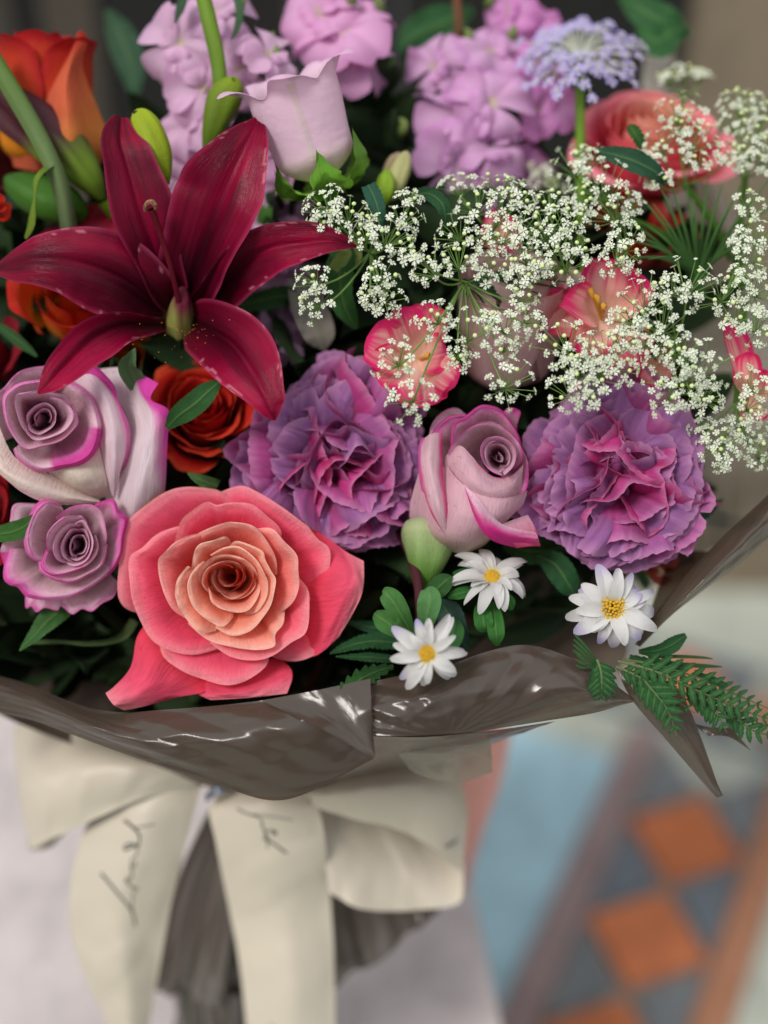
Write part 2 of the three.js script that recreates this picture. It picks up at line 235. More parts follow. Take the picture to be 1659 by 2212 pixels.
// -- the large coral rose
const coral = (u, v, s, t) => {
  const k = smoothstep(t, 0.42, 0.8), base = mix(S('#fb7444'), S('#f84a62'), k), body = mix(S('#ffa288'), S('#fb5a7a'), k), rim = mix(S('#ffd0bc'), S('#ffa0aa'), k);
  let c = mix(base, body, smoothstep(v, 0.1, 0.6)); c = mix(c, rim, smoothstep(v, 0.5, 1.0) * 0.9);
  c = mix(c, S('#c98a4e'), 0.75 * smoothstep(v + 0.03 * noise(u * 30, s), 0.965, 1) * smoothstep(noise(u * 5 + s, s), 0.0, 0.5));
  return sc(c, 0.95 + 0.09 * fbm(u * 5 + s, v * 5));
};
{
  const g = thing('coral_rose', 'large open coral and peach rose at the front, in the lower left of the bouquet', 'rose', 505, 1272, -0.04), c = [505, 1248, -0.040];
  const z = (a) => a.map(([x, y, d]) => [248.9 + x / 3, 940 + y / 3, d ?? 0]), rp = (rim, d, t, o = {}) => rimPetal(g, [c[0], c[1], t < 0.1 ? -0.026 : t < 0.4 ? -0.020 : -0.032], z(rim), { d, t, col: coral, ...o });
  rp([[150, 1190], [70, 1140], [28, 1080], [14, 1000], [22, 850], [36, 660], [60, 580], [150, 490], [300, 380], [440, 335], [600, 340], [700, 360], [800, 430]], -0.013, 0.95);
  rp([[600, 345], [800, 315], [920, 365], [1060, 450], [1190, 545], [1250, 590], [1310, 670], [1390, 740], [1386, 880], [1350, 1030], [1240, 1180]], -0.012, 0.95);
  rp([[1330, 1000], [1440, 1020], [1500, 1090], [1470, 1220], [1390, 1350], [1260, 1440], [1130, 1470], [1000, 1475]], -0.016, 0.95);
  rp([[230, 1320], [300, 1430], [420, 1520], [560, 1580], [720, 1620], [850, 1590], [980, 1500], [1025, 1430]], -0.0095, 0.9);
  rp([[420, 545], [330, 600], [250, 650], [170, 730], [100, 775], [84, 850], [98, 970], [115, 1080], [160, 1200], [230, 1325], [350, 1400], [500, 1438], [660, 1430]], -0.0065, 0.85);
  rp([[340, 700], [420, 550], [520, 470], [600, 432], [660, 452], [740, 435], [880, 445], [980, 520], [1060, 590], [1084, 650], [1060, 710]], -0.0065, 0.8);
  rp([[1180, 870], [1245, 980], [1258, 1080], [1240, 1270], [1140, 1345], [1010, 1435], [880, 1462], [740, 1440], [600, 1390]], -0.0055, 0.72);
  rp([[640, 600], [500, 640], [390, 690], [320, 760], [278, 810], [280, 900], [320, 1040], [380, 1145], [500, 1255]], -0.0025, 0.62);
  rp([[420, 670], [560, 620], [700, 570], [780, 563], [890, 585], [960, 650], [1040, 780], [1080, 900]], -0.003, 0.55);
  rp([[880, 585], [1010, 600], [1100, 690], [1178, 775], [1188, 870], [1192, 980], [1160, 1080], [1110, 1170]], -0.002, 0.58);
  rp([[1130, 1120], [1095, 1220], [1040, 1290], [1030, 1370], [900, 1392], [740, 1370], [600, 1330], [440, 1250]], -0.003, 0.5);
  rp([[440, 840], [402, 930], [386, 1020], [400, 1080], [430, 1150], [500, 1240], [560, 1285], [640, 1305]], 0.0002, 0.3);
  rp([[470, 920], [500, 800], [540, 710], [640, 680], [720, 656], [760, 700]], -0.0004, 0.34);
  rp([[740, 690], [800, 680], [950, 745], [970, 800], [1010, 880], [1040, 930], [1035, 1000], [1010, 1100], [960, 1180], [880, 1270], [760, 1312], [630, 1280]], 0.0004, 0.36);
  rp([[545, 800], [500, 880], [468, 960], [478, 1050], [520, 1130], [600, 1200], [700, 1243], [765, 1210]], 0.0010, 0.3);
  rp([[600, 760], [700, 725], [800, 720], [900, 790], [960, 880], [990, 960], [980, 1060], [920, 1150], [850, 1190]], 0.0008, 0.3);
  rp([[585, 985], [620, 1080], [680, 1122], [780, 1150], [870, 1130], [930, 1040], [965, 940]], 0.0004, 0.2);
  rp([[525, 980], [540, 880], [620, 795], [720, 770], [830, 800], [905, 860], [945, 940]], 0.0006, 0.18);
  rp([[600, 1040], [560, 960], [590, 870], [660, 825], [750, 813], [830, 845], [855, 900]], -0.0010, 0.08);
  rp([[640, 840], [628, 930], [660, 1000], [740, 1060], [840, 1050], [910, 980], [920, 900]], -0.0022, 0.06);
  rp([[670, 850], [665, 930], [720, 980], [790, 975], [845, 930], [850, 880]], -0.003, 0.04);
  for (let i = 0; i < 4; i++) part('petal', rosePetalAt(g, [503, 1240, -0.026], i, 0.0085 - i * 0.0016, 0.024), mats.rose, g);
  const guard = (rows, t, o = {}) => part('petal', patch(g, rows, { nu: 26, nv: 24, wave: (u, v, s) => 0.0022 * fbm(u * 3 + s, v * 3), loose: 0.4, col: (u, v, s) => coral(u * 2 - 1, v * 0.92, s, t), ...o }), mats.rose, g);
  guard([[[330, 1330, -0.022], [400, 1400, -0.02], [470, 1470, -0.02]], [[296, 1375, -0.017], [350, 1420, -0.012], [440, 1495, -0.016]], [[283, 1440, -0.016], [320, 1470, -0.006], [385, 1506, -0.014]], [[250, 1480, -0.012], [278, 1505, -0.004], [320, 1524, -0.012]], [[228, 1497, -0.009], [245, 1522, -0.005], [268, 1534, -0.010]]], 1);
  guard([[[660, 1120, -0.026], [620, 1250, -0.022], [640, 1400, -0.024]], [[690, 1150, -0.022], [690, 1270, -0.014], [660, 1420, -0.018]], [[716, 1168, -0.020], [742, 1260, -0.010], [690, 1412, -0.016]], [[748, 1192, -0.018], [768, 1262, -0.010], [722, 1385, -0.016]], [[786, 1212, -0.016], [781, 1285, -0.012], [735, 1372, -0.016]]], 0.95);
  guard([[[400, 1420, -0.024], [500, 1440, -0.02], [600, 1420, -0.024]], [[410, 1470, -0.02], [510, 1480, -0.014], [625, 1440, -0.02]], [[430, 1500, -0.017], [520, 1498, -0.011], [632, 1462, -0.017]], [[455, 1512, -0.015], [530, 1508, -0.012], [620, 1498, -0.014]]], 1);
}
// -- lavender roses with magenta rims
const lav = (amt, cream = 0.5) => (u, v, s, t = 1) => {
  let c = mix(S('#dba8bc'), S('#f8dbe4'), smoothstep(v, 0.2, 0.8) * lerp(0.6, 1, t)); c = mix(c, S('#e0d6c0'), cream * t * (1 - smoothstep(v, 0.2, 0.7)));
  const e = v + 0.16 * fbm(u * 1.7 + s, s) - 0.16 * (1 - amt);
  c = mix(c, S('#e458b0'), smoothstep(e + 0.14 * noise(u * 1.2 + s * 2, 4), 0.70, 0.98) * lerp(0.45, 0.95, t)); c = mix(c, S('#cf2a90'), 0.6 * smoothstep(e, 0.95, 1.06) * t);
  return sc(c, 0.96 + 0.08 * fbm(u * 6 + s, v * 7));
};
const lavRim = (amt) => (u, v, s, t = 1) => {
  const a = typeof amt === 'function' ? amt(u) : amt; let c = mix(S('#d69ab8'), S('#f8d4e3'), smoothstep(v, 0.3, 0.85) * lerp(0.62, 1, t)); c = mix(c, S('#e6dcc8'), 0.35 * t * (1 - smoothstep(v, 0.4, 0.8)));
  const e = v + 0.07 * fbm(u * 5 + s, s + v * 2) + 0.09 * noise(u * 2.2 + s, 7) - 0.22 * Math.max(0, 1 - a) + 0.8 * Math.max(0, a - 1);
  c = mix(c, S('#e866ba'), smoothstep(e + 0.09 * fbm(u * 14, v * 9 + s), 0.52, 1.0) * 0.9); c = mix(c, S('#d6309a'), 0.7 * smoothstep(e, 0.90, 1.12));
  return sc(c, 0.96 + 0.07 * fbm(u * 7 + s, v * 8));
};
function lavRose(label, x, y, d, axis, roll, r, o) {
  const g = aim(thing('lavender_rose', label, 'rose', x, y, d), axis, roll);
  roseCore(g, r * PX, { p: 0.95, wEnd: 0.95, h: (t) => 0.95 + 0.14 * Math.sin(Math.PI * Math.min(1, t * 1.2)) - 0.5 * t ** 3, roll: (t) => lerp(6, 105, t), rl: (t) => lerp(0.05, 0.34, t), t1: () => 84, t2: (t) => lerp(90, 52, t), pt: (t) => 0.06 * t, col: lav(0.75), wob: 0.07, frill: 0.02, ...o }, mats.rose);
  return g;
}
{
  const g = thing('lavender_rose', 'lavender rose with magenta rims under the lily petal at the left edge', 'rose', 110, 950, -0.04), c = [95, 910, -0.042];
  const zz = (a) => a.map(([x, y, d]) => [x * 0.275, 746.5 + y * 0.275, d ?? 0]), rp = (rim, d, t, amt, o = {}) => rimPetal(g, c, zz(rim), { d, t, col: lavRim(amt), lip: 0.02, ...o });
  rp([[-60, 800], [-90, 560], [-30, 390], [35, 325], [100, 255], [180, 192], [330, 158], [470, 160], [600, 200]], -0.014, 0.9, 0.35);
  rp([[420, 190], [560, 165], [700, 160], [800, 240], [880, 340], [900, 440], [945, 530], [992, 660], [986, 830], [950, 950], [870, 1080]], -0.012, 0.95, (u) => u > -0.75 && u < 0.1 ? 1.5 : 0.45, { lip: 0.05 });
  rp([[560, 260], [690, 390], [755, 540], [772, 680], [722, 830], [620, 912], [490, 942], [300, 966], [160, 885], [100, 820]], -0.004, 1, (u) => u > -0.4 && u < 0.45 ? 1.5 : 0.4, { lip: 0.08, roll: 0.005 });
  rp([[330, 250], [170, 300], [80, 360], [38, 430], [55, 580], [110, 700], [205, 808], [330, 790], [480, 745], [590, 640], [608, 570], [580, 440]], -0.001, 0.9, (u) => u < -0.1 ? 0.9 : 0.5, { lip: 0.05 });
  rp([[600, 500], [540, 400], [430, 370], [300, 350], [200, 365], [130, 385], [120, 480], [170, 640], [260, 740]], 0.000, 0.6, 0.1);
  rp([[400, 380], [500, 430], [575, 520], [560, 610], [470, 695], [300, 748], [215, 700], [190, 640]], 0.0004, 0.5, 0.1);
  rp([[200, 640], [210, 550], [265, 480], [350, 448], [415, 475], [445, 540], [420, 620]], -0.0008, 0.3, 0);
  rp([[450, 500], [440, 600], [390, 660], [300, 700], [230, 660], [205, 580]], -0.0012, 0.3, 0);
  rp([[280, 640], [270, 560], [320, 500], [385, 500], [410, 560], [390, 610]], -0.003, 0.15, 0);
  part('petal', rosePetalAt(g, [92, 910, -0.034], 0, 0.0034, 0.025), mats.lavHeart, g);
  const hp = (rows, amt, o = {}) => part('petal', patch(g, rows, { nu: 24, nv: 24, wave: (u, v, s) => 0.0012 * fbm(u * 3 + s, v * 3), loose: 0.5, col: (u, v, s) => lav(amt, 0.3)(u * 2 - 1, v, s, 1), ...o }), mats.rose, g);
  const top = (u, v, s) => mix(S('#efdce2'), S('#de4aae'), smoothstep(u * 0.8 + (1 - v) * 0.55 + 0.16 * fbm(u * 3, v * 4), 0.72, 1.02));
  hp([[[190, 800, -0.04], [262, 793, -0.026], [300, 806, -0.02], [342, 828, -0.014]], [[215, 850, -0.04], [285, 850, -0.02], [310, 850, -0.012], [326, 862, -0.008]], [[235, 925, -0.036], [308, 910, -0.012], [335, 893, -0.006], [364, 887, -0.008]], [[235, 985, -0.034], [300, 975, -0.010], [330, 965, -0.006], [362, 950, -0.010]], [[225, 1063, -0.034], [285, 1055, -0.012], [322, 1045, -0.010], [358, 1040, -0.016]], [[250, 1110, -0.024], [275, 1128, -0.020], [320, 1110, -0.02], [352, 1085, -0.024]]], 0, { col: top, nv: 34 });
  hp([[[140, 812, -0.022], [165, 796, -0.018], [192, 788, -0.018]], [[185, 865, -0.018], [212, 838, -0.008], [243, 843, -0.012]], [[214, 925, -0.014], [240, 912, -0.004], [273, 915, -0.010]], [[218, 965, -0.012], [242, 965, -0.004], [272, 972, -0.010]], [[230, 1025, -0.014], [245, 1020, -0.008], [262, 1012, -0.012]], [[240, 1068, -0.018], [244, 1072, -0.018], [250, 1070, -0.018]]], 0, { col: (u, v, s) => mix(S('#efd8e0'), S('#e44aaa'), smoothstep(u + 0.14 * fbm(v * 5, u * 2) + 0.5 * (0.45 - v), 0.78, 1.05)) });
  hp([[[80, 985, -0.020], [150, 990, -0.012], [215, 960, -0.016]], [[96, 1010, -0.018], [160, 1020, -0.008], [225, 1010, -0.014]], [[130, 1045, -0.020], [180, 1055, -0.013], [233, 1050, -0.018]], [[190, 1075, -0.026], [212, 1078, -0.024], [235, 1070, -0.024]]], 0, { col: (u, v, s) => sc(S('#efe2d0'), 0.97 + 0.05 * fbm(u * 4, v * 6)) });
  hp([[[-10, 900, -0.016], [30, 985, -0.012], [95, 1018, -0.014], [160, 1055, -0.018], [215, 1080, -0.022]], [[-30, 960, -0.012], [10, 1015, -0.005], [80, 1050, -0.006], [150, 1075, -0.012], [215, 1084, -0.018]], [[-30, 1000, -0.014], [12, 1035, -0.008], [52, 1066, -0.008], [110, 1088, -0.012], [212, 1090, -0.02]]], 0.4, { col: (u, v, s) => mix(S('#eedcd0'), S('#d8689c'), 0.8 * smoothstep(v + 0.2 * fbm(u * 4, v), 0.78, 1) * (1 - u)) });
}
{
  const g = thing('lavender_rose', 'smaller lavender rose with frilled magenta edges, left of the coral rose', 'rose', 140, 1205, -0.036), c = [173, 1179, -0.038];
  const zz = (a) => a.map(([x, y, d]) => [x * 0.275, 746.5 + y * 0.275, d ?? 0]), rp = (rim, d, t, amt, o = {}) => rimPetal(g, c, zz(rim), { d, t, col: lavRim(amt), lip: 0.02, ...o });
  rp([[150, 1960], [180, 2075], [235, 2055], [290, 2095], [350, 2060], [440, 2085], [470, 2050], [560, 2112], [640, 2070], [720, 2090], [800, 2030], [905, 1985], [980, 1900]], -0.020, 0.9, 0.8, { wv: 0.003 });
  rp([[420, 1230], [250, 1235], [105, 1250], [70, 1390], [22, 1560], [10, 1640], [50, 1760], [75, 1860], [190, 1880]], -0.016, 0.9, (u) => u > 0.2 ? 1.3 : 0.2, { wv: 0.002 });
  rp([[30, 1600], [55, 1800], [110, 1862], [170, 1880], [240, 1955], [420, 1978], [600, 1940], [780, 1835], [925, 1700], [950, 1560]], -0.010, 1, (u) => u < 0 ? 1.1 : 0.8, { lip: 0.06, wv: 0.002 });
  rp([[760, 1225], [880, 1225], [925, 1320], [985, 1370], [960, 1500], [935, 1650], [850, 1790], [700, 1850]], -0.010, 1, 1.3, { lip: 0.06 });
  rp([[470, 1230], [370, 1222], [280, 1300], [222, 1440], [218, 1560], [260, 1660], [360, 1730]], -0.005, 0.95, 0.9, { lip: 0.07, roll: 0.004 });
  rp([[420, 1330], [540, 1270], [640, 1245], [740, 1255], [805, 1320], [838, 1480], [845, 1620]], -0.005, 0.9, 0.9);
  rp([[860, 1560], [800, 1720], [680, 1800], [560, 1850], [430, 1830], [330, 1770], [280, 1690]], -0.004, 0.95, 1.0, { lip: 0.05 });
  rp([[350, 1640], [360, 1540], [385, 1450], [490, 1350], [600, 1335], [660, 1350], [735, 1450]], -0.001, 0.8, 0.7);
  rp([[350, 1600], [335, 1725], [420, 1795], [560, 1775], [700, 1710], [770, 1600], [760, 1480]], -0.001, 0.8, (u) => u < 0.2 ? 1.1 : 0.4, { lip: 0.05 });
  rp([[640, 1390], [540, 1400], [450, 1480], [415, 1580], [450, 1680], [520, 1730]], 0.0002, 0.5, 0.2);
  rp([[560, 1390], [650, 1370], [705, 1450], [735, 1560], [690, 1680], [590, 1735], [500, 1720]], 0.0002, 0.5, 0.2);
  rp([[650, 1430], [560, 1440], [495, 1520], [475, 1600], [510, 1680], [570, 1710]], -0.0002, 0.35, 0.1);
  rp([[600, 1430], [670, 1440], [705, 1540], [680, 1640], [610, 1690], [540, 1680]], -0.0004, 0.3, 0.1);
  rp([[640, 1470], [575, 1500], [545, 1580], [560, 1650], [610, 1665]], -0.0012, 0.2, 0);
  rp([[600, 1480], [660, 1490], [685, 1560], [660, 1630], [600, 1650]], -0.0014, 0.2, 0);
  part('petal', rosePetalAt(g, [172, 1178, -0.030], 1, 0.0028, 0.022), mats.lavHeart, g);
}
{
  const g = thing('lavender_rose', 'half open lavender rose between the two purple carnations', 'rose', 1042, 1022, -0.036), c = [1076, 987, -0.034];
  const zz = (a) => a.map(([x, y, d]) => [857 + x * 0.2, 857 + y * 0.2, d ?? 0]), rp = (rim, d, t, amt, o = {}) => rimPetal(g, o.c ?? c, zz(rim), { d, t, col: lavRim(amt), lip: 0.02, ...o });
  const hp = (rows, o = {}) => part('petal', patch(g, rows, { nu: 26, nv: 26, wave: (u, v, s) => 0.0010 * fbm(u * 3 + s, v * 3), loose: 0.5, ...o }), mats.rose, g);
  const skin = (k) => (u, v, s) => sc(mix(S('#e0b4c0'), S('#cfc2a4'), smoothstep(v, 0.45, 1) * k), 0.97 + 0.06 * fbm(u * 5, v * 5));
  rp([[150, 800], [330, 480], [370, 320], [450, 200], [560, 130], [660, 120], [760, 180]], -0.020, 1, 0.2);
  rp([[1100, 170], [1200, 120], [1290, 130], [1340, 180], [1300, 320], [1330, 500]], -0.018, 1, 1.2);
  rp([[820, 160], [600, 210], [460, 310], [385, 415], [270, 500], [262, 800], [300, 1030], [380, 1280], [540, 1500]], -0.010, 1, 1.15, { lip: 0.03 });
  rp([[540, 620], [590, 380], [640, 280], [740, 230], [900, 110], [1040, 115], [1150, 170], [1240, 290], [1330, 450], [1380, 640]], -0.008, 1, 1.25, { lip: 0.03 });
  rp([[1300, 420], [1400, 640], [1425, 820], [1400, 1000], [1290, 1060], [1180, 1080]], -0.008, 0.9, 1.1);
  rp([[540, 690], [545, 590], [640, 460], [740, 350], [870, 280], [1010, 262], [1150, 320], [1280, 430], [1350, 560], [1362, 690], [1290, 800]], -0.004, 0.9, (u) => u > 0.2 ? 1.1 : 0.5);
  hp([[[962, 985, -0.010], [992, 962, -0.006], [1019, 985, -0.003], [1038, 1007, -0.001], [1068, 1030, -0.001], [1105, 1026, -0.004], [1131, 1001, -0.009]], [[960, 1010, -0.009], [990, 1005, -0.002], [1020, 1030, 0.003], [1045, 1050, 0.004], [1075, 1060, 0.003], [1105, 1050, -0.001], [1128, 1030, -0.008]], [[962, 1060, -0.011], [985, 1065, -0.003], [1010, 1075, 0.001], [1045, 1085, 0.002], [1075, 1088, 0.001], [1105, 1080, -0.003], [1128, 1060, -0.011]]], { col: (u, v, s) => mix(skin(0)(u, v, s), S('#dc4a94'), smoothstep(0.10 - v + 0.06 * fbm(u * 6, 2), 0, 0.1) * smoothstep(u, 0.3, 0.5)) });
  hp([[[964, 1000, -0.008], [981, 1027, 0.001], [1005, 1050, 0.004], [1037, 1069, 0.006], [1077, 1076, 0.005], [1111, 1072, 0.0], [1140, 1058, -0.009]], [[930, 1060, -0.012], [960, 1090, 0.0], [990, 1110, 0.006], [1030, 1120, 0.008], [1070, 1120, 0.006], [1100, 1110, 0.0], [1130, 1090, -0.01]], [[905, 1120, -0.02], [935, 1150, -0.008], [970, 1165, -0.002], [1015, 1170, 0.0], [1050, 1160, -0.003], [1085, 1135, -0.008], [1110, 1110, -0.016]], [[930, 1165, -0.03], [950, 1182, -0.022], [975, 1192, -0.018], [1000, 1196, -0.017], [1025, 1188, -0.018], [1050, 1175, -0.022], [1070, 1150, -0.03]]], { col: skin(1) });
  hp([[[911, 1000, -0.014], [935, 1005, -0.008], [960, 1010, -0.008]], [[886, 1090, -0.02], [920, 1090, -0.010], [955, 1085, -0.006]], [[892, 1140, -0.024], [930, 1150, -0.014], [965, 1160, -0.010]], [[930, 1170, -0.030], [950, 1180, -0.026], [970, 1186, -0.024]]], { col: skin(0.6) });
  const edge = (u, v, s) => mix(S('#ecc9d2'), S('#dd3a86'), smoothstep(Math.abs(u - 0.45) * 2 + 0.3 * fbm(v * 5, u * 2), 0.5, 1.05));
  hp([[[911, 955, -0.012], [930, 937, -0.008], [955, 935, -0.010]], [[908, 1000, -0.004], [928, 985, 0.002], [955, 990, -0.004]], [[914, 1055, -0.002], [936, 1045, 0.005], [960, 1050, 0.0]], [[932, 1110, -0.001], [948, 1100, 0.005], [967, 1105, 0.002]], [[964, 1160, -0.002], [967, 1155, -0.001], [969, 1150, -0.001]]], { col: edge });
  hp([[[1003, 1046, 0.005], [1036, 1080, 0.009], [1085, 1132, 0.005], [1156, 1150, -0.006]], [[1006, 1062, 0.008], [1033, 1103, 0.013], [1078, 1148, 0.010], [1160, 1164, -0.003]], [[1009, 1070, 0.006], [1031, 1130, 0.010], [1064, 1168, 0.005], [1120, 1184, -0.004]]], { col: (u, v, s) => mix(S('#f2cbdc'), S('#e8389a'), smoothstep(v + 0.4 * fbm(u * 3, v * 2), 0.1, 0.7)) });
  hp([[[1085, 1132, 0.0], [1110, 1122, -0.006], [1140, 1112, -0.012]], [[1100, 1160, 0.003], [1130, 1150, -0.002], [1156, 1140, -0.008]], [[1115, 1184, -0.002], [1148, 1180, -0.004], [1168, 1180, -0.010]]], { col: (u, v) => mix(S('#f0c0d0'), S('#e04078'), v) });
  rp([[1140, 860], [1010, 800], [925, 700], [900, 570], [950, 465], [1060, 424], [1170, 448], [1262, 525], [1292, 640], [1255, 760], [1160, 850]], 0.002, 0.5, 0.75, { tuck: 0, c: [1076, 987, -0.024] });
  rp([[1200, 760], [1100, 830], [1000, 770], [950, 650], [965, 530], [1060, 470], [1150, 490]], 0.001, 0.4, 0.4, { c: [1076, 987, -0.024] });
  rp([[985, 620], [990, 540], [1080, 498], [1180, 540], [1232, 640], [1205, 745], [1120, 780]], 0.0, 0.35, 0.1, { c: [1076, 987, -0.024] });
  rp([[980, 640], [1030, 645], [1075, 690], [1135, 705], [1150, 650], [1100, 590]], 0.0, 0.4, 0.3, { c: [1070, 990, -0.02] });
  part('petal', rosePetalAt(g, [1074, 990, -0.026], 0, 0.0022, 0.021), mats.lavHeart, g);
}
{
  const g = aim(thing('blush_rose', 'pale blush rose bud behind the white lace flowers, above the half open rose', 'rose', 1085, 815, -0.055), [0.05, 0.78, 0.6], 0.5);
  roseCore(g, 140 * PX, { n: 12, p: 0.8, wEnd: 1.1, h: (t) => 2.0 - 0.35 * t * t, roll: (t) => lerp(10, 60, t), rl: (t) => lerp(0.05, 0.2, t), t2: (t) => lerp(100, 82, t), col: (u, v, s, t) => sc(mix(S('#e0b4ba'), S('#ecd8c8'), 0.4 + 0.4 * fbm(u + s, v)), 0.97), wob: 0.05 }, mats.rose);
}
// -- orange and red roses
const orange = (u, v, s, t) => { const c = mix(S('#f09a22'), S('#ec5a22'), smoothstep(v + 0.1 * fbm(u * 2 + s, s), 0.2, 0.62)); return sc(mix(c, S('#d0202c'), smoothstep(v, 0.6, 0.98) * lerp(1, 0.75, t)), 0.95 + 0.1 * fbm(u * 5, v * 5)); };
{
  const g = aim(thing('orange_rose', 'tall orange rose bud shading to red, at the top left corner', 'rose', 98, 355, -0.07), [0.02, 0.96, 0.22], 2.6);
  roseCore(g, 122 * PX, { n: 12, p: 0.7, wEnd: 1.0, h: (t) => 2.35 - 0.4 * t * t, roll: (t) => lerp(10, 55, t), rl: (t) => lerp(0.1, 0.4, t), frill: 0.05, drop: 0.2, k: 0.5, t1: () => 92, t2: (t) => lerp(102, 88, t), pt: () => 0.05, col: (u, v, s, t) => mix(orange(u, v, s, t), S('#a0182a'), 0.55 * smoothstep(v, 0.3, 0.8)), wob: 0.09, r0: 0.006 }, mats.rose);
  const op = (u, v, s) => sc(mix(mix(S('#c23a2c'), S('#dd6a48'), smoothstep(v + 0.1 * fbm(u * 3 + s, v * 2), 0.08, 0.4)), S('#eea048'), smoothstep(v * 0.8 + u * 0.35 + 0.08 * fbm(u * 4, v * 4), 0.55, 1.0)), 0.95 + 0.1 * fbm(u * 6, v * 7));
  part('petal', patch(g, [[[158, 92, -0.052], [172, 66, -0.050], [188, 78, -0.052]], [[140, 130, -0.050], [160, 108, -0.044], [188, 100, -0.050]], [[100, 200, -0.050], [142, 175, -0.038], [180, 150, -0.052]], [[76, 265, -0.050], [145, 250, -0.034], [212, 235, -0.056]], [[85, 325, -0.052], [155, 320, -0.036], [237, 305, -0.058]], [[130, 365, -0.060], [175, 378, -0.052], [218, 350, -0.060]]], { nu: 30, nv: 40, col: op, wave: (u, v, s) => 0.0012 * fbm(u * 3 + s, v * 3), loose: 0.5 }), mats.rose, g);
  part('petal', patch(g, [[[60, 160, -0.056], [85, 128, -0.052], [112, 118, -0.054]], [[30, 200, -0.054], [70, 190, -0.046], [118, 190, -0.050]], [[10, 280, -0.056], [60, 280, -0.046], [108, 270, -0.050]], [[30, 360, -0.062], [80, 370, -0.056], [130, 362, -0.060]]], { nu: 24, nv: 30, col: (u, v, s) => mix(S('#bc3c44'), S('#d86a4a'), smoothstep(v + 0.2 * fbm(u * 3, v * 3 + s), 0.15, 0.8)), wave: (u, v, s) => 0.0015 * fbm(u * 3 + s, v * 3), loose: 0.5 }), mats.rose, g);
}
const red = (u, v, s, t) => sc(mix(mix(S('#a01414'), S('#d82a20'), smoothstep(v, 0.2, 0.8)), S('#ea5a34'), smoothstep(v, 0.85, 1) * t), 0.92 + 0.14 * fbm(u * 4 + s, v * 5));
function redRose(label, x, y, d, axis, roll, r, n, col) {
  const g = aim(thing('red_rose', label, 'rose', x, y, d), axis, roll);
  roseCore(g, r * PX, { n, p: 0.8, wEnd: 0.95, h: (t) => 1.15 - 0.4 * t ** 2, roll: (t) => lerp(10, 70, t), rl: (t) => lerp(0.04, 0.25, t), pt: () => 0.05, col: col ?? red, wob: 0.18, frill: 0.05 }, mats.rose); return g;
}
redRose('red orange rose tucked between the lily and the left purple carnation', 440, 930, -0.06, [0.1, 0.35, 0.9], 1.0, 126, 24);
redRose('orange red rose half hidden under the left lily petal', 150, 690, -0.062, [0.25, 0.4, 0.9], 2.0, 130, 12, orange);
redRose('dark red rose deep behind the left edge of the lavender roses', -20, 1150, -0.056, [-0.2, 0.3, 0.9], 0.3, 125, 10, (u, v, s) => sc(S('#9a1420'), 0.9 + 0.2 * fbm(u * 4 + s, v * 4)));
redRose('near black red rose at the left edge, under the orange red rose', -20, 800, -0.07, [-0.2, 0.3, 0.9], 1.3, 115, 10, (u, v, s) => sc(S('#8a1226'), 0.9 + 0.2 * fbm(u * 4 + s, v * 4)));
redRose('dusky red rose cut by the left edge, under the orange rose', 20, 390, -0.085, [-0.2, 0.5, 0.8], 0.3, 105, 9, (u, v, s) => sc(S('#7a3030'), 0.9 + 0.2 * fbm(u * 4 + s, v * 4)));
redRose('scarlet rose showing only one bright petal edge at the left border', -32, 455, -0.03, [0.6, 0.3, 0.6], 0, 40, 7, (u, v, s) => sc(S('#d8321c'), 0.9 + 0.2 * fbm(u * 4 + s, v * 4)));
redRose('yellow orange rose peeping out below the lily throat', 285, 800, -0.075, [0, 0.2, 0.9], 1.0, 80, 8, (u, v, s) => sc(mix(S('#d9501a'), S('#ef8a1a'), smoothstep(v, 0.3, 0.8)), 0.9 + 0.2 * fbm(u * 4 + s, v * 4)));
{
  const g = aim(thing('coral_rose', 'blurred coral rose at the back right behind the white lace flowers', 'rose', 1390, 385, -0.095), [0.04, 0.68, 0.72], 1.2);
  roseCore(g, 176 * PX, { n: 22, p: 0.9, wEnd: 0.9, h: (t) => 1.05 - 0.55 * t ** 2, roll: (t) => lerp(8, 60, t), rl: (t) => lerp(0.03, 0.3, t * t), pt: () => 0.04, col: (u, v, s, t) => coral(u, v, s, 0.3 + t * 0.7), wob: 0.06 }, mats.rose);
  const h = aim(thing('coral_rose', 'second blurred coral rose, lower than the first and mostly hidden by lace flowers', 'rose', 1350, 545, -0.10), [0.1, 0.5, 0.85], 0.2);
  roseCore(h, 130 * PX, { n: 12, p: 0.9, wEnd: 0.9, h: (t) => 1.0 - 0.5 * t ** 2, roll: (t) => lerp(8, 60, t), rl: (t) => lerp(0.03, 0.3, t * t), col: (u, v, s) => sc(S('#e0544c'), 0.9 + 0.2 * fbm(u * 4 + s, v * 4)), wob: 0.06 }, mats.rose);
  const k = aim(thing('coral_rose', 'small salmon rose peeping out under the right purple carnation', 'rose', 1405, 1205, -0.055), [0.6, 0.1, 0.8], 0.2);
  roseCore(k, 62 * PX, { n: 9, p: 0.9, wEnd: 0.9, h: (t) => 1.0 - 0.5 * t ** 2, roll: (t) => lerp(8, 60, t), col: (u, v, s) => sc(S('#d2695a'), 0.9 + 0.2 * fbm(u * 4 + s, v * 4)), wob: 0.06 }, mats.rose);
}

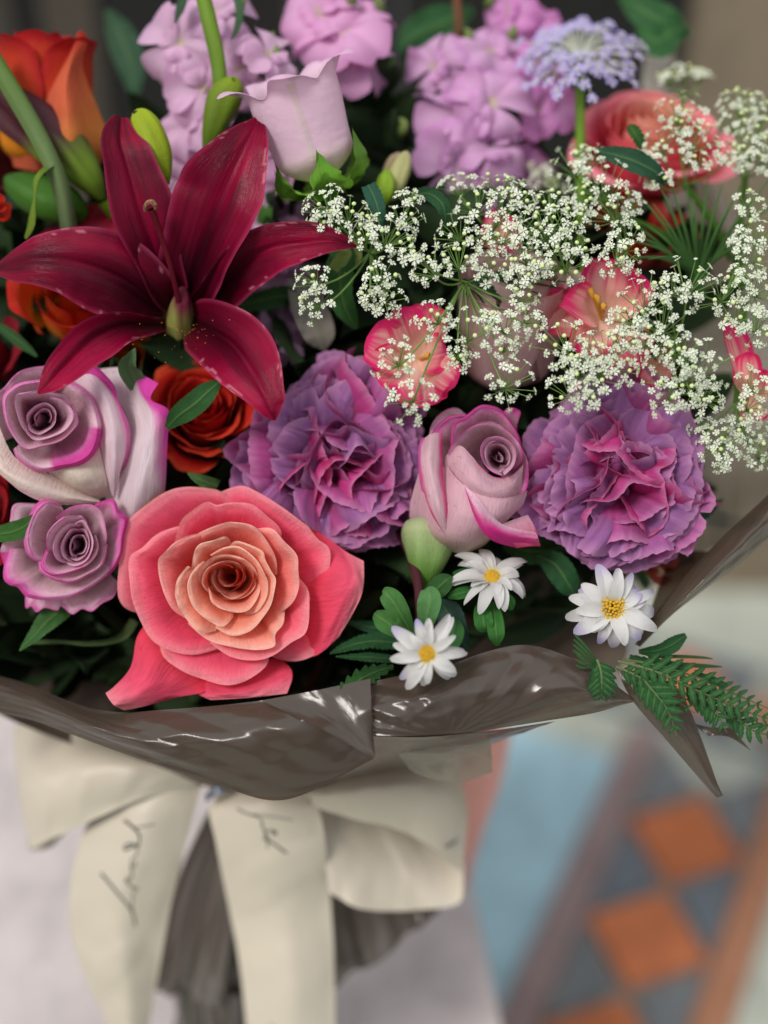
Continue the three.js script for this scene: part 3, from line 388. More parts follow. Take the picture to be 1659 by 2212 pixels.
// ---------------------------------------------------------------- carnations
function carnationPetal(o) { // a fan that rises along the axis, bends outward to polar angle o.th and ruffles towards a toothed edge
  const s0 = rnd() * 90, n = 24, xs = [0], zs = [0];
  for (let i = 0; i < n; i++) { const t = (i + 0.5) / n, a = o.th0 + (o.th - o.th0) * smoothstep(t, 0.15, 1) + (o.curl ?? 0) * smoothstep(t, 0.7, 1); xs.push(xs[i] + Math.sin(a) * o.l / n); zs.push(zs[i] + Math.cos(a) * o.l / n); }
  const teeth = (w) => 0.02 * Math.abs(((w * 11 + s0) % 1 + 1) % 1 - 0.5) * 2 * (0.5 + hash(Math.floor(w * 11 + s0), s0)) + 0.035 * noise(w * 3 + s0, 1) + (hash(s0, 2) > 0.6 ? 0.1 * Math.exp(-((w - 0.2) ** 2) * 300) : 0);
  return grid(36, 20, (u, v, p) => {
    const w = u * 2 - 1, vv = v * (1 - 0.3 * Math.abs(w) ** 2.4 - teeth(w)), f = vv * n, i = Math.min(n - 1, Math.floor(f)), k = f - i;
    const x = lerp(xs[i], xs[i + 1], k), z = lerp(zs[i], zs[i + 1], k), a = Math.atan2(xs[i + 1] - xs[i], zs[i + 1] - zs[i]), fan = smoothstep(vv, 0.1, 0.85);
    const side = w * o.w * lerp(0.12, 1, fan);
    const out = o.ruf * fan * fan * (Math.sin(w * o.fr + s0) * 0.7 + 0.6 * noise(w * 2.3 + s0, vv * 1.5)) - (o.cup ?? 0) * side * side / o.w * 0.9 + 0.012 * o.l * noise(w * 7 + s0, vv * 4) * fan;
    p.set(side, z + Math.sin(a) * -out * -1, x - Math.cos(a) * out);
    p.applyAxisAngle(V3(0, 1, 0), o.a);
  }, (u, v) => {
    const w = u * 2 - 1, hot = o.hot, st = noise(w * 26 + s0, v * 2.5) * 0.5 + noise(w * 60 + s0, v * 5) * 0.5;
    let c = mix(S('#d41c7c'), S('#a46ca6'), clamp(smoothstep(v, 0.3, 0.95) * (1 - hot * 0.8) + (1 - hot) * 0.4, 0, 1));
    c = mix(c, S('#e4a8cd'), 0.5 * smoothstep(v, 0.9, 1)); c = mix(c, hot > 0.4 ? S('#e35fa8') : S('#cf9bcd'), 0.35 * Math.max(0, st)); c = sc(c, 0.94 + 0.26 * st);
    return noise(w * 7 + s0, s0) > 0.86 ? mix(c, S('#b01045'), 0.5) : c;
  }, 2, 1.4);
}
function carnation(label, x, y, d, axis, r, s, hots) {
  seed = s; const g = aim(thing('purple_carnation', label, 'carnation', x, y, d), axis, 0.3), Rm = r * PX;
  const n = 68, hearts = [[0, 0, 0], [0.22, 0.5, 0.06], [0.26, 2.6, 0.04], [0.24, 4.4, 0.08]];
  for (let i = 0; i < n; i++) {
    const t = (i + 0.5) / n, h = t < 0.5 ? hearts[i % 4] : hearts[0], pol = lerp(0.06, 1.7, Math.pow(t, 0.8)) + rr(-0.15, 0.15), a = i * 2.39996 + rr(-0.4, 0.4), hot = clamp(hots(t, a) + rr(-0.35, 0.2), 0, 1);
    const m = part('petal', carnationPetal({ a, th0: pol * 0.25, th: pol + lerp(0.2, 0.5, t), curl: rr(-0.5, 0.5), l: Rm * lerp(0.86, 1.04, t) * rr(0.92, 1.04), w: Rm * rr(0.34, 0.6), ruf: Rm * lerp(0.17, 0.10, t) * rr(0.5, 1.3), fr: rr(2, 5), cup: rr(-0.3, 0.6), hot }), mats.carnation, g);
    m.position.set(Math.sin(h[1]) * h[0] * Rm, -h[2] * Rm, Math.cos(h[1]) * h[0] * Rm); m.rotation.set(Math.cos(h[1]) * h[0] * 0.9, 0, -Math.sin(h[1]) * h[0] * 0.9);
  }
}
carnation('purple carnation with a magenta heart, right of the lily tip', 718, 1016, -0.053, [0.05, 0.10, 1], 284, 13, (t, a) => 1.05 - 1.5 * t + 0.25 * Math.sin(a + 0.6));
carnation('purple carnation with a bright pink heart, at the right side of the bouquet', 1316, 1044, -0.042, [-0.03, 0.10, 1], 280, 29, (t, a) => 1.15 - 1.75 * t + 0.15 * Math.sin(a + 2));

// ---------------------------------------------------------------- the burgundy lily
const LILY = S('#8a0828');
const lilyCol = (hotness) => (u, v, s) => {
  const st = 0.5 * noise(u * 14 + s, v * 2.4) + 0.5 * noise(u * 34 + s, v * 4);
  let c = mix(S('#48031a'), S('#8e0532'), clamp(hotness + 0.7 * fbm(u * 1.6 + s, v * 3), 0, 1));
  c = mix(c, S('#1e020a'), smoothstep(0.60 - v + 0.14 * st, 0.0, 0.40) * (0.96 - 0.35 * Math.abs(u))); c = mix(c, S('#30030f'), 0.6 * Math.exp(-(((Math.abs(u) - 0.3) * 9) ** 2)) * smoothstep(noise(u * 3, v * 4 + s), -0.2, 0.5));
  c = mix(c, S('#77803a'), smoothstep(0.10 - v, 0, 0.06) * 0.9); c = mix(c, S('#b8446c'), 0.30 * smoothstep(Math.abs(u), 0.86, 1));
  if (Math.abs(u) > 0.8 && noise(v * 34 + s, u * 20) > 0.62 && noise(v * 4 + s, 3) > 0.1) c = mix(c, S('#c07a86'), 0.5);
  return sc(c, 1 + 0.2 * st);
};
{
  const g = thing('lily', 'open burgundy lily with six pointed petals and a green throat', 'lily', 392, 690, -0.04);
  const edge = (v) => 1.12 + 0.04 * Math.sin(v * 17);
  const tp = (pts, hot, o = {}) => part('petal', strap(g, pts, { nu: 28, nv: 70, rib: 0.2, ruffle: 0.34, rf: 5, grain: 0.06, edge, col: lilyCol(hot), us: 1.4, vs: 1.6, ...o }), mats.lily, g);
  tp([[392, 690, -0.040, 12, 0, 0.1], [362, 620, -0.028, 36, 8, 0.5], [335, 545, -0.018, 48, 14, 0.4], [308, 455, -0.012, 62, 16, 0.28], [277, 350, -0.010, 53, 20, 0.2], [262, 300, -0.011, 40, 25, 0.25], [262, 253, -0.016, 14, 20, 0.2]], 0.42);
  tp([[396, 690, -0.040, 14, 0, 0.1], [412, 615, -0.026, 58, -8, 0.45], [440, 520, -0.014, 78, -10, 0.36], [482, 415, -0.007, 86, -8, 0.24], [520, 335, -0.006, 60, -4, 0.22], [545, 285, -0.008, 30, 0, 0.2], [561, 250, -0.012, 5, 0, 0.1]], 0.4);
  tp([[400, 692, -0.040, 12, 10, 0.1], [455, 645, -0.028, 38, 35, 0.5], [515, 582, -0.016, 48, 25, 0.45], [580, 540, -0.008, 47, 15, 0.35], [650, 525, -0.004, 42, 0, 0.3], [715, 520, -0.003, 25, -10, 0.2], [770, 532, -0.006, 3, -10, 0.1]], 0.5);
  tp([[394, 696, -0.040, 14, 0, 0.1], [438, 706, -0.024, 52, 6, 0.35], [498, 742, -0.008, 70, 4, 0.2], [542, 800, 0.004, 62, -4, 0.12], [574, 855, 0.008, 40, -12, 0.2], [586, 885, 0.008, 22, -20, 0.35], [593, 908, 0.006, 3, -10, 0.1]], 0.75);
  tp([[384, 700, -0.040, 8, 0, 0.1], [330, 702, -0.026, 16, -20, 0.6], [262, 706, -0.012, 30, -24, 0.62], [198, 738, -0.001, 42, -20, 0.5], [150, 782, 0.006, 38, -14, 0.4], [112, 822, 0.009, 24, -6, 0.3], [82, 850, 0.009, 3, 0, 0.1]], 0.85);
  tp([[384, 694, -0.040, 12, 0, 0.1], [330, 656, -0.026, 60, -4, 0.36], [258, 602, -0.013, 82, -4, -0.12], [165, 566, -0.006, 70, -2, -0.24], [80, 560, -0.006, 52, 4, -0.28], [20, 572, -0.012, 30, 8, -0.3], [-18, 585, -0.02, 4, 10, -0.2]], 0.55);
  part('stamen_tube', tube(g, [[388, 710, -0.036, 28], [389, 692, -0.031, 27], [391, 672, -0.027, 25], [393, 655, -0.025, 21], [395, 636, -0.024, 14], [396, 620, -0.024, 6]], { nr: 18, nv: 16, ridge: (u) => 1 + 0.12 * Math.cos(u * Math.PI * 12), col: (u, v, s) => mix(S('#8a8c4a'), S('#5a1028'), smoothstep(v + 0.2 * noise(u * 9, v * 3), 0.2, 0.7)) }), mats.stem, g);
  part('style', tube(g, [[392, 680, -0.026, 7], [372, 590, -0.014, 6], [345, 500, -0.006, 6], [327, 452, -0.001, 9]], { nr: 10, nv: 18, col: (u, v) => mix(S('#5a0a20'), S('#5c0418'), v) }), mats.stem, g);
  part('stigma', tube(g, [[314, 456, -0.002, 4], [315, 444, 0.0, 5], [322, 437, 0.001, 6], [331, 438, 0.001, 6], [336, 447, 0.0, 5], [335, 457, -0.002, 3]], { nr: 10, nv: 16, col: (u, v, s) => mix(S('#6a3a30'), S('#a07a5a'), hash(u * 91, v * 77)) }), mats.stem, g);
  const grains = [];
  for (let i = 0; i < 45; i++) { const a = rr(-0.4, 3.3), r = 18 + 105 * rnd() ** 1.8, s = new THREE.IcosahedronGeometry(rr(0.00010, 0.00022), 0), x = 398 + Math.cos(a) * r * 1.1, y = 702 + Math.sin(a) * r * 0.7 * (a > 0 ? 1 : 0.6), q = L(g, [x, y, lerp(-0.026, 0.0, clamp(r / 120, 0, 1)) + 0.0015]); s.translate(q.x, q.y, q.z); grains.push(s); }
  const pol = part('pollen', mergeGeometries(grains), mats.pollen, g); pol.userData.kind = 'stuff';
  const h = thing('lily_petal', 'wide dark red petal standing behind the lily at the upper left', 'petal', 190, 500, -0.05);
  part('petal', strap(h, [[250, 560, -0.05, 30], [210, 520, -0.045, 75, 20, -0.2], [165, 485, -0.047, 78, 30, -0.3], [110, 505, -0.055, 30, 30, -0.3], [80, 520, -0.06, 4]], { col: (u, v, s) => sc(S('#7c1224'), 0.9 + 0.25 * fbm(u * 3 + s, v * 4)), ruffle: 0.2 }), mats.lily, h);
}

// ---------------------------------------------------------------- buds and stems
const greenCol = (a, b) => (u, v, s = 0) => sc(mix(S(a), S(b), v), 0.92 + 0.16 * noise(u * 16, v * 3 + s));
function bud(label, pts, a, b, o = {}) {
  const m = pts[Math.floor(pts.length / 2)], g = thing(o.name ?? 'lily_bud', label, 'flower bud', m[0], m[1], m[2]);
  part('bud', tube(g, pts, { nr: 30, nv: 34, ridge: (u, v) => 1 - 0.13 * Math.abs(Math.cos(u * Math.PI * 3 + 0.6)) ** 8 * Math.sin(Math.PI * clamp(v, 0, 1)) + 0.02 * noise(u * 20, v * 6), col: o.col ?? greenCol(a, b) }), mats.leaf, g);
  if (o.tip) part('bud_tip', tube(g, o.tip, { nr: 8, nv: 6, col: () => S('#3a2a22') }), mats.stem, g);
  if (o.stalk) part('stalk', tube(g, o.stalk, { col: greenCol(a, a) }), mats.stem, g);
  return g;
}
bud('bright yellow green lily bud leaning behind the upper left lily petal', [[362, 400, -0.022, 5], [352, 375, -0.021, 20], [338, 330, -0.020, 33], [318, 280, -0.020, 33], [303, 252, -0.021, 23], [296, 242, -0.022, 7]], '#8a9a1c', '#9db022', { tip: [[300, 249, -0.019, 4], [294, 244, -0.018, 6], [288, 246, -0.018, 3]] });
bud('slim green lily bud in front of the pink stock, left of the bellflower', [[445, 330, -0.036, 8], [462, 275, -0.034, 26], [482, 220, -0.034, 37], [500, 190, -0.034, 30], [510, 172, -0.035, 12]], '#4f6a14', '#7f9420', { tip: [[500, 178, -0.031, 4], [506, 171, -0.03, 5]] });
bud('long dark maroon and green bud across the orange rose', [[222, 430, -0.048, 9], [190, 385, -0.044, 34], [140, 322, -0.042, 52], [75, 258, -0.042, 46], [10, 205, -0.046, 30], [-40, 165, -0.05, 8]], '#5c7a1c', '#3a1a20', { col: (u, v, s) => mix(sc(S('#6d8a2a'), 0.9 + 0.2 * noise(u * 20, v * 4)), S('#3f1820'), smoothstep(v + 0.16 * fbm(u * 14, v * 3), 0.26, 0.5)), stalk: [[222, 430, -0.048, 15], [250, 470, -0.055, 15], [270, 520, -0.07, 14]] });
bud('thin maroon bud beside the crossing green stem', [[95, 350, -0.040, 6], [60, 305, -0.040, 20], [10, 262, -0.042, 24], [-40, 225, -0.045, 12]], '#5c7a1c', '#4a2028', { col: (u, v) => mix(S('#6d7a2a'), S('#4a222a'), smoothstep(v, 0.1, 0.4)) });
bud('plump green bud lying under the crossing stem at the left', [[180, 470, -0.05, 20], [140, 445, -0.046, 44], [85, 425, -0.046, 48], [40, 402, -0.048, 34], [15, 385, -0.05, 10]], '#3e6a14', '#35601c', {});
bud('pale yellow bud standing behind the lace flowers, right of the bellflower', [[842, 430, -0.04, 10], [852, 400, -0.038, 22], [866, 365, -0.038, 22], [875, 340, -0.04, 14], [878, 328, -0.042, 3]], '#a9ad6a', '#c0b88a', {});
bud('second pale bud with a pink flush, behind the first pale bud', [[830, 420, -0.046, 8], [840, 385, -0.046, 18], [852, 350, -0.046, 17], [862, 330, -0.047, 3]], '#a0a468', '#b89a80', {});
bud('fresh green bud with sepals under the pale buds', [[828, 440, -0.034, 10], [830, 415, -0.032, 22], [833, 390, -0.032, 20], [836, 366, -0.034, 4]], '#7fa028', '#90b035', {});
bud('smooth pale green bud hanging under the half open lavender rose', [[928, 1140, -0.022, 58], [926, 1165, -0.020, 60], [922, 1205, -0.018, 46], [914, 1250, -0.020, 26], [910, 1285, -0.026, 10]], '#9aa86a', '#6e9440', { name: 'green_bud', col: (u, v, s) => sc(mix(S('#a3ad80'), S('#5f8a35'), smoothstep(v, 0.1, 0.7)), 0.9 + 0.2 * noise(u * 24, v * 4)) });
function stem(label, pts, a, b = a) { const m = pts[0], g = thing('flower_stem', label, 'stem', m[0], m[1], m[2]); part('stem', tube(g, pts, { nv: 30, col: greenCol(a, b) }), mats.stem, g); return g; }
{
  const g = stem('thick green stem crossing the orange rose at the left edge', [[-30, 100, -0.03, 19], [20, 185, -0.028, 21], [75, 280, -0.027, 21], [115, 360, -0.028, 20], [138, 430, -0.032, 19], [150, 500, -0.04, 18]], '#52702c', '#6b7a55');
  part('leaf', strap(g, [[112, 358, -0.026, 10, 40, 0.3], [85, 385, -0.022, 15, 50, 0.3], [77, 430, -0.022, 10, 60, 0.3], [70, 480, -0.025, 10, 20, 0.3], [55, 515, -0.03, 3]], { col: greenCol('#5f7a1c', '#7d9430') }), mats.leaf, g);
}
stem('upright green stem rising out of the pink stock at the top', [[436, -20, -0.034, 17], [455, 60, -0.034, 18], [470, 130, -0.035, 17], [476, 200, -0.037, 16], [472, 260, -0.045, 15]], '#6c8a2a', '#5c7a24');
stem('reddish brown twig in the dark greenery at the top', [[985, -20, -0.11, 9], [990, 60, -0.11, 8], [975, 130, -0.115, 7], [930, 210, -0.12, 6]], '#7a4a34', '#5a3020');

// ---------------------------------------------------------------- bellflower
{
  const g = aim(thing('bellflower', 'pale pink bellflower with a green leafy base, right of the lily', 'bellflower', 700, 392, -0.026), [-0.32, 0.91, 0.30], 0.9), k = PX;
  part('bell', grid(110, 56, (u, v, p) => {
    const a = u * Math.PI * 2, lobe = 0.5 + 0.5 * Math.cos(a * 5), q = Math.max(0, (v - 0.76) / 0.24), b = Math.min(v, 0.76) / 0.76, len = 205;
    let r = b < 0.34 ? 90 * Math.sin(b / 0.34 * Math.PI / 2) ** 0.7 : lerp(90, 102, smoothstep(b, 0.34, 1)); r += 3.5 * Math.abs(Math.cos(a * 2.5)) ** 6 * smoothstep(b, 0.1, 0.4);
    const th = q * (0.7 + 2.0 * lobe), rad = 22 + 8 * noise(a * 2.2, 3) + 10 * lobe, y = len * b + Math.sin(th) * rad + q * 22 * lobe + 9 * q * noise(a * 3.1, 8); r += (1 - Math.cos(th)) * rad + 6 * q * noise(a * 4, 5);
    p.set(Math.cos(a) * r * k, y * k, Math.sin(a) * r * k);
  }, (u, v) => { let c = mix(S('#e6dcc4'), S('#e4c4d6'), smoothstep(v, 0.02, 0.35)); c = mix(c, S('#deb6d2'), smoothstep(v, 0.82, 1)); const r5 = Math.abs(Math.cos(u * Math.PI * 5)); return mix(c, S('#d6cdb6'), 0.5 * r5 ** 40 * (1 - v)); }, 4, 3), mats.bell, g);
  part('pistil', grid(8, 8, (u, v, p) => { const a = u * 6.283, r = 7 * (1 + 0.6 * smoothstep(v, 0.8, 1)); p.set(Math.cos(a) * r * k, (40 + v * 185) * k, Math.sin(a) * r * k); }, () => S('#a0b04a')), mats.stem, g);
  for (let i = 0; i < 6; i++) {
    const a = i * 1.047 + 0.3, big = rr(0.85, 1.15);
    part('sepal', grid(16, 20, (u, v, p) => {
      const w = u * 2 - 1, hw = 44 * big * Math.sin(Math.PI * Math.min(1, 0.22 + v * 0.78)) ** 0.8 * (1 + 0.16 * Math.sin(v * 24 + i)), r = 20 + 86 * Math.sin(Math.min(1, v * 1.3) * Math.PI / 2), y = -18 + 104 * v * v * big + (i % 2 ? 0 : -18 * v) + 12 * noise(w * 2 + i, v * 5);
      const x = w * hw; p.set((Math.cos(a) * r - Math.sin(a) * x) * k * 1.02, (y - 10 * Math.abs(w)) * k, (Math.sin(a) * r + Math.cos(a) * x) * k * 1.02);
    }, greenCol('#7aac38', '#6aa232')), mats.leaf, g);
  }
  part('stalk', tube(g, [[702, 392, -0.026, 16], [720, 440, -0.03, 15], [735, 500, -0.045, 14]], { col: greenCol('#5c8a2a', '#4a7020') }), mats.stem, g);
}

// ---------------------------------------------------------------- stock spikes
const stockCol = (a, b) => (u, v, s = 0) => sc(mix(mix(S('#d8d0a8'), S(a), smoothstep(v, 0.02, 0.25)), S(b), smoothstep(v, 0.55, 1) * 0.8), 0.95 + 0.1 * noise(u * 8 + s, v * 3));
function stock(label, a, b, list) {
  const m = list[0], g = thing('stock_flower', label, 'stock flower', m[0], m[1], m[2], undefined);
  for (const [k0, [x, y, d, r0, dx0, dy0]] of list.entries()) {
    if (k0 % 4 === 3) continue;
    const r = r0 * 1.12, dx = (dx0 ?? 0) + rr(-0.5, 0.5), dy = (dy0 ?? 0.2) + rr(-0.4, 0.5);
    const f = new THREE.Group(); f.name = 'blossom'; g.add(f); f.position.copy(L(g, [x, y, d])); f.quaternion.setFromUnitVectors(V3(0, 1, 0), V3(dx, dy, 0.9).normalize()).multiply(new THREE.Quaternion().setFromAxisAngle(V3(0, 1, 0), rr(0, 6)));
    const n = 7;
    for (let i = 0; i < n; i++) {
      const inner = i < 2, an = inner ? rr(0, 6) : i * 1.2566 + rr(-0.2, 0.2), el = inner ? rr(0.8, 1.1) : rr(0.15, 0.5), len = r * PX * (inner ? rr(0.45, 0.6) : rr(0.95, 1.12)), w = r * PX * (inner ? 0.35 : rr(0.5, 0.62)), s0 = rnd() * 40;
      part('petal', grid(12, 12, (u, v, p) => {
        const q = u * 2 - 1, vv = v * (1 - 0.22 * Math.abs(q) ** 2.5 - (0.08 * Math.exp(-q * q * 30))), bend = el - 0.6 * vv * vv, f = smoothstep(vv, 0, 0.75);
        p.set(q * w * lerp(0.15, 1, f), Math.sin(bend) * vv * len + 0.13 * len * noise(q * 1.3 + s0, vv * 1.5) * f + 0.16 * len * q * q * f * (noise(s0, 3) > 0 ? 1 : -0.6), Math.cos(bend) * vv * len).applyAxisAngle(V3(0, 1, 0), an);
      }, stockCol(a, b)), mats.pale, f);
    }
  }
  for (let i = 0; i < 7; i++) { const q = list[i % list.length], x = q[0] + rr(-70, 70), y = q[1] + rr(-60, 60), d = q[2] - 0.004; part('green_bud', tube(g, [[x, y, d - 0.004, 4], [x + rr(-4, 4), y - 12, d, 11], [x + rr(-8, 8), y - 30, d + 0.002, 9], [x + rr(-10, 10), y - 42, d + 0.002, 2]], { nr: 8, nv: 10, col: greenCol('#5c7a34', '#8a9a5a') }), mats.leaf, g); }
  part('stem', tube(g, list.filter((_, i) => i % 2 === 0).slice(0, 5).map((p) => [p[0], p[1], p[2] - 0.022, 9]), { col: greenCol('#6a8a3a', '#6a8a3a') }), mats.stem, g);
  return g;
}
stock('pale pink stock spike left of the upright green stem at the top', '#e6bedb', '#dcaed2', [[385, 95, -0.055, 88, -0.2, 0.2], [470, 25, -0.06, 82, 0.1, 0.6], [440, 190, -0.055, 85, -0.1, 0.1], [545, 50, -0.052, 84, 0.2, 0.4], [580, 120, -0.050, 70, 0.3, 0.2], [415, 265, -0.058, 82, -0.3, 0], [520, 150, -0.055, 80, 0.1, 0.1], [345, 185, -0.066, 55, -0.6, 0], [400, 320, -0.066, 70, -0.2, 0], [385, 385, -0.07, 60, -0.2, -0.1]]);
stock('pink stock head directly above the bellflower', '#e8b2da', '#dd9ccd', [[735, 70, -0.068, 112, 0.1, 0.2], [690, 30, -0.074, 95, -0.2, 0.5], [775, 125, -0.07, 85, 0.4, 0], [720, 145, -0.07, 85, 0, -0.1], [780, 30, -0.078, 80, 0.3, 0.5]]);
stock('lilac stock low in the gap between the lily and the lace flowers', '#e2b4d6', '#d8a6cc', [[575, 330, -0.062, 85], [600, 410, -0.058, 85, 0, 0], [545, 430, -0.062, 75], [600, 470, -0.06, 60], [600, 520, -0.056, 80], [570, 600, -0.06, 70], [640, 610, -0.058, 70], [610, 680, -0.062, 60], [600, 720, -0.06, 75], [560, 690, -0.066, 60]]);
stock('violet pink stock spike right of centre, above the lace flowers', '#e2b2da', '#d69cd0', [[995, 250, -0.075, 110, 0.1, 0.2], [940, 145, -0.08, 75, -0.3, 0.2], [1060, 225, -0.07, 92, 0.2, 0], [930, 290, -0.072, 80, -0.3, 0], [985, 345, -0.07, 96, 0, 0], [1060, 110, -0.082, 80, 0.1, 0.4], [1060, 320, -0.072, 85, 0.2, 0], [930, 390, -0.08, 75, -0.2, 0], [1075, 390, -0.08, 80, 0.1, 0], [1000, 440, -0.085, 80, 0, 0]]);
stock('deeper pink stock spike behind the blue lace flower', '#e2a2d6', '#d684c8', [[1165, 235, -0.085, 85, 0.2, 0.1], [1110, 160, -0.09, 75, -0.1, 0.3], [1100, 25, -0.095, 70, -0.1, 0.4], [1185, 310, -0.088, 70, 0.1, 0], [1130, 370, -0.09, 70, 0, 0], [1145, 60, -0.1, 70, 0.1, 0.3], [1200, 170, -0.09, 70, 0.2, 0.2]]);

// ---------------------------------------------------------------- freesias (peach with magenta rims)
const freesiaCol = (u, v, s) => { const e = Math.max(v + 0.08 * noise(u * 16, s), Math.abs(u) * smoothstep(v, 0.1, 0.6) * 0.98); let c = mix(S('#fbd0b8'), S('#fcbab0'), smoothstep(v, 0.1, 0.5)); c = mix(c, S('#ec2f74'), smoothstep(e + 0.16 * noise(u * 22 + s, v * 2), 0.30, 0.80)); return sc(c, 0.96 + 0.08 * noise(u * 10 + s, v * 4)); };
function freesia(label, c, petals, stamens) {
  const g = thing('freesia', label, 'freesia', c[0], c[1], c[2]);
  for (const [x, y, d, w, tilt, cup] of petals) {
    const mx = lerp(c[0], x, 0.5), my = lerp(c[1], y, 0.5), md = lerp(c[2], d, 0.6) + 0.002;
    part('petal', strap(g, [[c[0], c[1], c[2], w * 0.22, 0, 0.3], [lerp(c[0], x, 0.25), lerp(c[1], y, 0.25), lerp(c[2], d, 0.3), w * 0.6, tilt, cup], [mx, my, md, w * 0.95, tilt, cup], [lerp(c[0], x, 0.8), lerp(c[1], y, 0.8), d, w * 0.92, tilt, cup], [lerp(c[0], x, 0.93), lerp(c[1], y, 0.93), d, w * 0.6, tilt, cup], [x, y, d, w * 0.12, tilt, 0]], { nu: 24, nv: 26, ruffle: 0.22, rf: 4, grain: 0.05, col: freesiaCol }), mats.pale, g);
  }
  for (const [x, y, d] of stamens ?? []) part('stamen', tube(g, [[c[0], c[1], c[2] + 0.002, 3], [lerp(c[0], x, 0.7), lerp(c[1], y, 0.7), d, 4], [x, y, d, 8], [x + 4, y + 4, d, 3]], { nr: 7, nv: 10, col: () => S('#d09a3a') }), mats.stem, g);
}
freesia('peach freesia with magenta rims above the left purple carnation', [905, 775, -0.022], [[790, 735, -0.010, 60, 10, 0.3], [805, 800, -0.012, 50, -5, 0.25], [860, 665, -0.012, 45, 10, 0.3], [930, 655, -0.016, 50, -10, 0.3], [968, 760, -0.012, 48, -20, 0.2], [985, 832, -0.006, 42, 20, -0.2], [915, 880, -0.010, 58, 0, -0.15]], [[925, 768, -0.016]]);
freesia('peach freesia with magenta rims behind the white lace flowers, right of centre', [1300, 690, -0.026], [[1325, 560, -0.018, 66, 0, 0.3], [1395, 600, -0.02, 55, -20, 0.3], [1220, 640, -0.012, 50, 20, 0.45], [1170, 665, -0.024, 58, 10, 0.2], [1255, 770, -0.014, 48, 0, 0.3], [1385, 790, -0.018, 62, 0, 0.1]], [[1275, 625, -0.016], [1290, 640, -0.014], [1305, 660, -0.013]]);
freesia('pink rimmed freesia seen edge on at the right border', [1622, 870, -0.024], [[1570, 700, -0.018, 38, 30, 0.4], [1615, 760, -0.016, 34, -30, 0.4], [1660, 800, -0.02, 40, -30, 0.3], [1632, 915, -0.018, 30, 10, 0.3]], []);
freesia('pink freesia petal showing between the lace flowers and the right carnation', [1420, 790, -0.03], [[1395, 830, -0.022, 34, 0, 0.2], [1455, 780, -0.024, 36, 0, 0.2], [1360, 800, -0.026, 40, 0, 0.2]], []);
freesia('rosy freesia deep in the lace flowers near the top of the blush rose', [1085, 500, -0.04], [[1040, 490, -0.036, 42, 0, 0.2], [1110, 470, -0.036, 40, 0, 0.2], [1095, 545, -0.036, 38, 0, 0.2]], []);

// ---------------------------------------------------------------- white lace flowers: umbels > umbellets > florets
function floretGeo(r, open) { // five notched petals round a green eye
  const pos = [], idx = [], N = 5;
  for (let k = 0; k < N; k++) {
    const a = k * 1.2566, c = Math.cos(a), s = Math.sin(a), b = pos.length / 3, big = [1.15, 0.95, 1.05, 0.9, 1][k];
    for (const [x, y, z] of [[0.12, 0, 0], [0.6, -0.3, 0.16], [1.02, -0.26, 0.2 - 0.3 * open], [0.84, 0, 0.02], [1.02, 0.26, 0.2 - 0.3 * open], [0.6, 0.3, 0.16], [0.5, 0, -0.04]]) {
      const X = x * big * lerp(0.75, 1, open), Z = z + (1 - open) * 0.8 * x; pos.push((X * c - y * s) * r, Z * r, (X * s + y * c) * r);
    }
    idx.push(b, b + 1, b + 6, b + 1, b + 2, b + 6, b + 2, b + 3, b + 6, b + 3, b + 4, b + 6, b + 4, b + 5, b + 6, b + 5, b, b + 6);
  }
  const g = new THREE.BufferGeometry(); g.setAttribute('position', new THREE.Float32BufferAttribute(pos, 3)); g.setAttribute('uv', new THREE.Float32BufferAttribute(new Float32Array(pos.length / 3 * 2), 2)); g.setIndex(idx.map((i, k) => idx[k - k % 3 + 2 - k % 3])); g.computeVertexNormals(); return g;
}
const floretVariants = [floretGeo(11.5 * PX, 1), floretGeo(10 * PX, 0.9), floretGeo(12.5 * PX, 0.8), floretGeo(9 * PX, 0.45)];
const eyeGeo = new THREE.IcosahedronGeometry(2.9 * PX, 0); eyeGeo.translate(0, 1.4 * PX, 0); const budGeo = new THREE.IcosahedronGeometry(5 * PX, 1); budGeo.scale(1, 0.8, 1);
const stick = (a, b, r, bend) => { const m = a.clone().lerp(b, 0.55).add(bend ?? V3()); return new THREE.TubeGeometry(new THREE.QuadraticBezierCurve3(a, m, b), 6, r, 5, false); };
